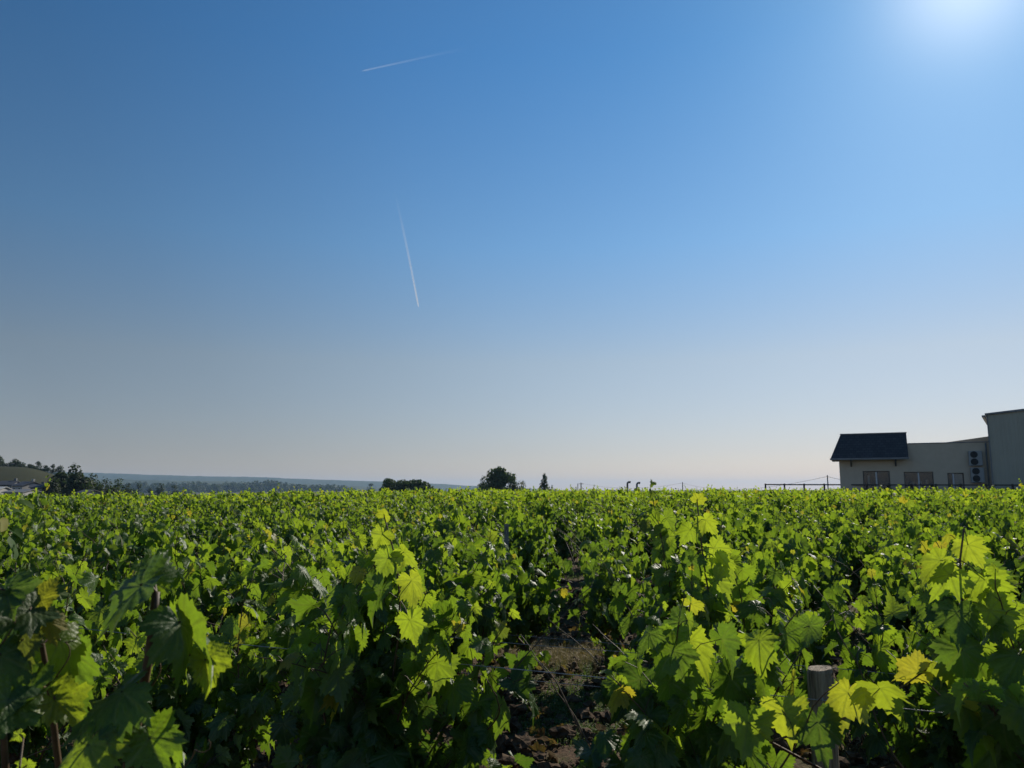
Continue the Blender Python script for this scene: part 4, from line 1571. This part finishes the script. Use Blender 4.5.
def far_vines():
    rs = np.random.RandomState(8)
    pos, tip, nrm, size, dat = [], [], [], [], []
    for d, x, y, px in far:
        n = 90 if d < 30 else (70 if d < 42 else 60)
        ls = 0.14 if d < 30 else (0.155 if d < 42 else 0.17)
        h = 1.27 + 0.08 * rs.normal() - (0.3 * rs.rand() if rs.rand() < 0.25 else 0.0)
        a = rs.normal(size=n) * 0.21; b = rs.normal(size=n) * 0.17
        z = 0.25 + (h - 0.25) * rs.rand(n) ** 0.62
        # a few shoots stick out of the top
        m = rs.randint(1, 4)
        for q in range(m):
            i0 = rs.randint(0, n - 5)
            zt = h + 0.22 * rs.rand()
            aa, bb = rs.normal() * 0.35, rs.normal() * 0.15
            for w in range(4):
                a[i0 + w] = aa + 0.03 * rs.normal(); b[i0 + w] = bb + 0.03 * rs.normal(); z[i0 + w] = zt - 0.08 * w
        wx = ROW_A[0] * a + ROW_P[0] * b; wy = ROW_A[1] * a + ROW_P[1] * b
        pos.append(np.stack([x + wx, y + wy, gh(x, y) + z], -1))
        out = np.stack([wx, wy, 0 * wx], -1); out /= np.linalg.norm(out, axis=1)[:, None] + 1e-6
        tip.append(out * 0.6 + np.array([0, 0, -0.85]) + rs.normal(size=(n, 3)) * 0.35)
        nrm.append(out * 0.5 + np.array([0, 0, 0.7]) + SUNV * 0.4 + rs.normal(size=(n, 3)) * 0.4)
        size.append(ls * (0.75 + 0.5 * rs.rand(n)) * np.where(z > h, 0.65, 1.0))
        dd = np.zeros((n, 4)); dd[:, 3] = 1
        dd[:, 0] = np.clip(0.08 + 0.5 * rs.rand(n) + 0.42 * (z / h) ** 3, 0, 1)  # same painted shade: lower leaves toned darker, top leaves brighter
        dd[:, 1] = np.where(rs.rand(n) < 0.04, 0.6, 0.0)
        dat.append(dd)
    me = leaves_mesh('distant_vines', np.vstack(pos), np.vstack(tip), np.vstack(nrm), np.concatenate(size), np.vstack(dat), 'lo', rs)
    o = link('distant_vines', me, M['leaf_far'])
    tag(o, 'far vine rows merging into one green mass up to the field edge', 'vineyard', None, 'stuff')


far_vines()


# ---------------------------------------------------------------- posts and trellis wires
def front_post():
    x, y = 0.950, 2.46
    ztop = at(820, 668, y).z
    g = gh(x, y)
    e = empty('wooden_post', (x, y, g))
    tag(e, 'weathered grey round wooden post in the front row', 'post')
    h = ztop - g
    rs = np.random.RandomState(3)
    n = 28
    V, Fq = [], []
    zs = np.concatenate([np.linspace(-0.3, h - 0.01, 30), [h]])
    for i, z in enumerate(zs):
        for k in range(n):
            a = 2 * math.pi * k / n
            r = 0.039 * (1 + 0.03 * math.sin(3 * a + z * 2) + 0.02 * math.sin(7 * a + 1) - (0.08 if k in (5, 17, 23) else 0)) * (0.93 if i == len(zs) - 1 else 1)
            V.append((r * math.cos(a) + 0.008 * math.sin(z * 2.2), r * math.sin(a), z + (0.004 * math.cos(a) if i >= len(zs) - 2 else 0)))
    for i in range(len(zs) - 1):
        for k in range(n):
            Fq.append((i * n + k, i * n + (k + 1) % n, (i + 1) * n + (k + 1) % n, (i + 1) * n + k))
    me = MB(); me.v, me.f = V, Fq
    top = [(len(zs) - 1) * n + k for k in range(n)]
    me.f.append(tuple(top))
    me.build('shaft', M['post'], e, False)
    st = MB()
    for z in (h - 0.085, h - 0.5):
        st.tube([(-0.012, -0.043, z + 0.012), (-0.012, -0.056, z + 0.010), (-0.012, -0.056, z - 0.010), (-0.012, -0.043, z - 0.012)], 0.0016, 5)
    st.build('staple', M['wire'], e, True)
    return Vector((x, y - 0.056, g + h - 0.085))


W0 = front_post()


def stake(px, top, depth, h, label):
    p = at(px, top, depth)
    g = gh(p.x, p.y)
    e = empty('metal_stake', (p.x, p.y, g))
    tag(e, label, 'stake')
    H = p.z - g
    m = MB()
    m.add([(-0.022, -0.02, -0.3), (0.022, -0.02, -0.3), (0.022, -0.016, -0.3), (-0.018, -0.016, -0.3), (-0.018, 0.02, -0.3), (-0.022, 0.02, -0.3),
           (-0.022, -0.02, H), (0.022, -0.02, H), (0.022, -0.016, H), (-0.018, -0.016, H), (-0.018, 0.02, H), (-0.022, 0.02, H)],
          [(0, 1, 7, 6), (1, 2, 8, 7), (2, 3, 9, 8), (3, 4, 10, 9), (4, 5, 11, 10), (5, 0, 6, 11), (6, 7, 8, 9, 10, 11)])
    m.build('shaft', M['steel'], e)
    hk = MB()
    for z in (H - 0.08, H - 0.4):
        hk.tube([(0.0, -0.021, z), (0.0, -0.04, z - 0.01), (0.0, -0.04, z + 0.02)], 0.003, 5)
    hk.build('hook', M['wire'], e)


stake(506.5, 524, 7.5, 1.4, 'dark metal stake standing among the vines left of the bare soil patch')


def trellis_wire(k, z, label, t0=-9.0, t1=6.0):
    o = MB()
    pts = []
    n = 40
    off = -0.056 if k == 0 else 0.0
    for i in range(n + 1):
        t = t0 + (t1 - t0) * i / n
        x, y = row_xy(k, t)
        pts.append((x, y + off, gh(x, y) + z - 0.012 * math.sin(math.pi * ((t % 5.0) / 5.0))))
    o.tube(pts, 0.0016, 5)
    # barbs of a twisted tie here and there
    rs = np.random.RandomState(k * 7 + int(z * 100))
    for i in range(5):
        t = -3 + 5 * rs.rand()
        x, y = row_xy(k, t)
        zz = gh(x, y) + z - 0.012 * math.sin(math.pi * ((t % 5.0) / 5.0))
        o.tube([(x, y + off, zz - 0.004), (x + 0.01, y + off - 0.004, zz + 0.004), (x + 0.02, y + off + 0.003, zz - 0.004), (x + 0.03, y + off, zz + 0.006)], 0.0014, 4)
    ob = o.build('trellis_wire', M['wire'], None, True)
    tag(ob, label, 'wire', 'trellis wires of the front rows')


trellis_wire(0, W0.z - gh(W0.x, W0.y), 'thin wire stapled near the top of the wooden post')
trellis_wire(1, 0.80, 'upper thin wire of the second row crossing the bare soil patch')
trellis_wire(1, 0.62, 'lower thin wire of the second row crossing the bare soil patch')
trellis_wire(2, 0.60, 'thin wire of the third row crossing the bare soil patch')

# ---------------------------------------------------------------- clods, weeds and litter on the soil
def soil_bits():
    rs = np.random.RandomState(21)
    V, Fs = [], []
    ico = bmesh.new()
    bmesh.ops.create_icosphere(ico, subdivisions=2, radius=1.0)
    bv = np.array([v.co[:] for v in ico.verts]); bf = np.array([[v.index for v in f.verts] for f in ico.faces])
    ico.free()
    off = 0
    n = 8000
    for i in range(n):
        y = 3.0 + 11.0 * rs.rand() ** 1.3
        x = (rs.rand() * 1.5 - 0.75) * y
        s = 0.007 + 0.05 * rs.rand() ** 3.2
        g = gh(x, y)
        nv = bv * (1 + 0.30 * rs.normal(size=(len(bv), 1))) * np.array([s * (0.8 + 0.6 * rs.rand()), s * (0.8 + 0.6 * rs.rand()), s * 0.75])
        V.append(nv + np.array([x, y, g + 0.035 + s * 0.4]))
        Fs.append(bf + off); off += len(bv)
    o = link('soil_clods', np_mesh('soil_clods', np.vstack(V), np.vstack(Fs), False), M['clod'])
    tag(o, 'brown crumbs and clods of dry soil strewn between the vines', 'soil', None, 'stuff')


soil_bits()


def blades(name, label, n, hmin, hmax, centers, mat, cat, seed, lean=0.5, wid=0.006):
    rs = np.random.RandomState(seed)
    c = np.array(centers)
    pick = rs.randint(0, len(c), n)
    P = c[pick, :2] + rs.normal(size=(n, 2)) * c[pick, 2:3]
    Z = ground_h(P[:, 0], P[:, 1]) + 0.01
    a = rs.rand(n) * 6.28
    h = hmin + (hmax - hmin) * rs.rand(n) ** 1.5
    ln = lean * rs.rand(n)
    dx, dy = np.cos(a), np.sin(a)
    w = wid * (0.6 + 0.8 * rs.rand(n))
    b = np.stack([P[:, 0], P[:, 1], Z], -1)
    sd = np.stack([-dy * w, dx * w, 0 * w], -1)
    mid = b + np.stack([dx * h * ln * 0.3, dy * h * ln * 0.3, h * 0.6], -1)
    tp = b + np.stack([dx * h * ln, dy * h * ln, h * (1 - 0.35 * ln)], -1)
    V = np.stack([b - sd, b + sd, mid + sd * 0.8, mid - sd * 0.8, tp], 1).reshape(-1, 3)
    i = np.arange(n)[:, None] * 5
    Fs = np.vstack([i + np.array([[0, 1, 2]]), i + np.array([[0, 2, 3]]), i + np.array([[3, 2, 4]])])
    col = np.zeros((n, 4)); col[:, 3] = 1; col[:, 0] = rs.rand(n)
    o = link(name, np_mesh(name, V, Fs, False, np.repeat(col, 5, 0)), mat)
    tag(o, label, cat, None, 'stuff')


rsw = np.random.RandomState(4)
cs = [(0.62, 5.7, 0.22), (0.75, 5.9, 0.2), (0.5, 6.0, 0.2), (0.3, 5.9, 0.15), (0.8, 6.3, 0.2), (0.62, 5.75, 0.15), (0.45, 7.1, 0.2), (0.6, 7.2, 0.2), (0.35, 5.3, 0.12)] * 3 + [(0.3, 7.6, 0.35), (0.75, 7.3, 0.25), (0.55, 6.3, 0.3), (0.2, 6.0, 0.25), (0.0, 6.9, 0.3), (0.9, 5.6, 0.25), (0.5, 5.4, 0.3)]
cs_d = [(0.45, 7.3, 0.2), (0.6, 7.4, 0.18), (0.3, 7.5, 0.2), (0.55, 7.7, 0.2), (1.5, 9.6, 0.25)] * 4 + [(0.45, 7.9, 0.3), (0.8, 8.0, 0.25), (0.2, 7.8, 0.3), (1.8, 10.5, 0.3), (2.0, 11.2, 0.4), (-4.3, 10.4, 0.35), (-4.2, 10.9, 0.3)]
for i in range(50):
    y = 3.5 + 11 * rsw.rand(); x = (rsw.rand() * 1.4 - 0.7) * y
    cs.append((x, y, 0.15 + 0.2 * rsw.rand()))
for i in range(14):
    y = 4 + 11 * rsw.rand(); x = (rsw.rand() * 1.4 - 0.7) * y
    cs_d.append((x, y, 0.2))
M['weed'] = mat_crown('weed', (0.06, 0.10, 0.025), (0.13, 0.16, 0.05), 0.35)
M['straw'] = mat_crown('straw', (0.22, 0.16, 0.08), (0.42, 0.31, 0.16), 0.2)
blades('grass', 'short green weeds growing on the soil between the rows', 60000, 0.008, 0.06, cs, M['weed'], 'grass', 6, 1.4, 0.005)
blades('dry_grass', 'dry straw coloured grass tufts on the soil between the rows', 18000, 0.02, 0.13, cs_d, M['straw'], 'dry grass', 7, 1.1, 0.0022)


def litter():
    """dead vine leaves and prunings on the soil"""
    rs = np.random.RandomState(33)
    n = 1500
    y = 3.2 + 9 * rs.rand(n) ** 1.2
    x = (rs.rand(n) * 1.4 - 0.7) * y
    z = ground_h(x, y) + 0.05 + 0.02 * rs.rand(n)
    pos = np.stack([x, y, z], -1)
    tip = rs.normal(size=(n, 3)) * np.array([1, 1, 0.3])
    nrm = rs.normal(size=(n, 3)) * 0.5 + np.array([0, 0, 0.8])
    dat = np.zeros((n, 4)); dat[:, 3] = 1
    dat[:, 0] = rs.rand(n); dat[:, 2] = 0.85 + 0.15 * rs.rand(n)
    me = leaves_mesh('dead_leaves', pos, tip, nrm, 0.05 + 0.06 * rs.rand(n), dat, 'mid', rs)
    o = link('dead_leaves', me, M['leaf'])
    tag(o, 'dry brown fallen leaves littering the soil', 'dead leaves', None, 'stuff')


litter()


# ---------------------------------------------------------------- contrails high above
def mat_trail(name, dens):
    t = NT(name)
    a = t.node('Attribute', attribute_name='leafdata')
    sep = t.node('SeparateColor')
    t.l.new(a.outputs['Color'], sep.inputs[0])
    d = t.node('BsdfTranslucent'); d.inputs['Color'].default_value = (0.95, 0.95, 0.95, 1)
    d2 = t.node('BsdfDiffuse'); d2.inputs['Color'].default_value = (0.9, 0.9, 0.9, 1)
    m1 = t.node('MixShader'); m1.inputs[0].default_value = 0.2
    t.l.new(d.outputs[0], m1.inputs[1]); t.l.new(d2.outputs[0], m1.inputs[2])
    tr = t.node('BsdfTransparent')
    n = t.noise(0.002, 3, 0.6, t.node('NewGeometry').outputs['Position'])
    fac = t.math('MULTIPLY', t.math('MULTIPLY', sep.outputs[0], dens), t.math('MULTIPLY_ADD', n, 0.8, 0.6))
    mx = t.node('MixShader')
    t.l.new(fac, mx.inputs[0]); t.l.new(tr.outputs[0], mx.inputs[1]); t.l.new(m1.outputs[0], mx.inputs[2])
    return t.done(mx.outputs[0])


def contrail(pts, alt, w0, w1, dens, label):
    """a thin ice trail at one altitude; first point is the fresh end"""
    n = 40
    P = []
    a, b = pts
    for k in range(n + 1):
        s = k / n
        px, py = a[0] + (b[0] - a[0]) * s, a[1] + (b[1] - a[1]) * s + b[2] * 4 * s * (1 - s)
        r = ray(px, py)
        P.append(CAM + r * (alt / r.z))
    mb = MB()
    dist = P[0].length
    rad = [(w0 + (w1 - w0) * (k / n) ** 0.6) / F * dist / 2 for k in range(n + 1)]
    rad[0] *= 0.3
    mb.tube(P, rad, 8, False)
    me = mb.mesh('contrail', True)
    col = np.zeros((len(me.vertices), 4), np.float32)
    s = np.repeat(np.arange(n + 1) / n, 8)
    col[:, 0] = (1 - s) ** 2.2
    col[:, 3] = 1
    at_ = me.attributes.new('leafdata', 'FLOAT_COLOR', 'POINT')
    at_.data.foreach_set('color', col.ravel())
    o = link('contrail', me, mat_trail('ice_trail', dens))
    tag(o, label, 'contrail')


contrail(((362, 71), (492, 42.5, 0.0)), 9000, 1.3, 2.6, 0.055, 'upper pale contrail slanting up to the right across the blue sky')
contrail(((418.5, 307), (392, 180, -4.0)), 9000, 1.5, 1.6, 0.42, 'lower steep white contrail dropping toward the vineyard')

# ---------------------------------------------------------------- haze over the plain
def haze():
    t = NT('haze_air')
    pv = t.node('VolumePrincipled')
    pv.inputs['Color'].default_value = (0.46, 0.69, 0.98, 1)
    pv.inputs['Density'].default_value = 0.00007
    pv.inputs['Anisotropy'].default_value = 0.2
    t.l.new(pv.outputs[0], t.out.inputs['Volume'])
    b = MB().box(-15000, 15000, -15000, 15000, -14.0, 175.0)
    o = b.build('haze', t.m)
    tag(o, 'pale blue haze lying over the far plain', None, None, 'stuff')


haze()
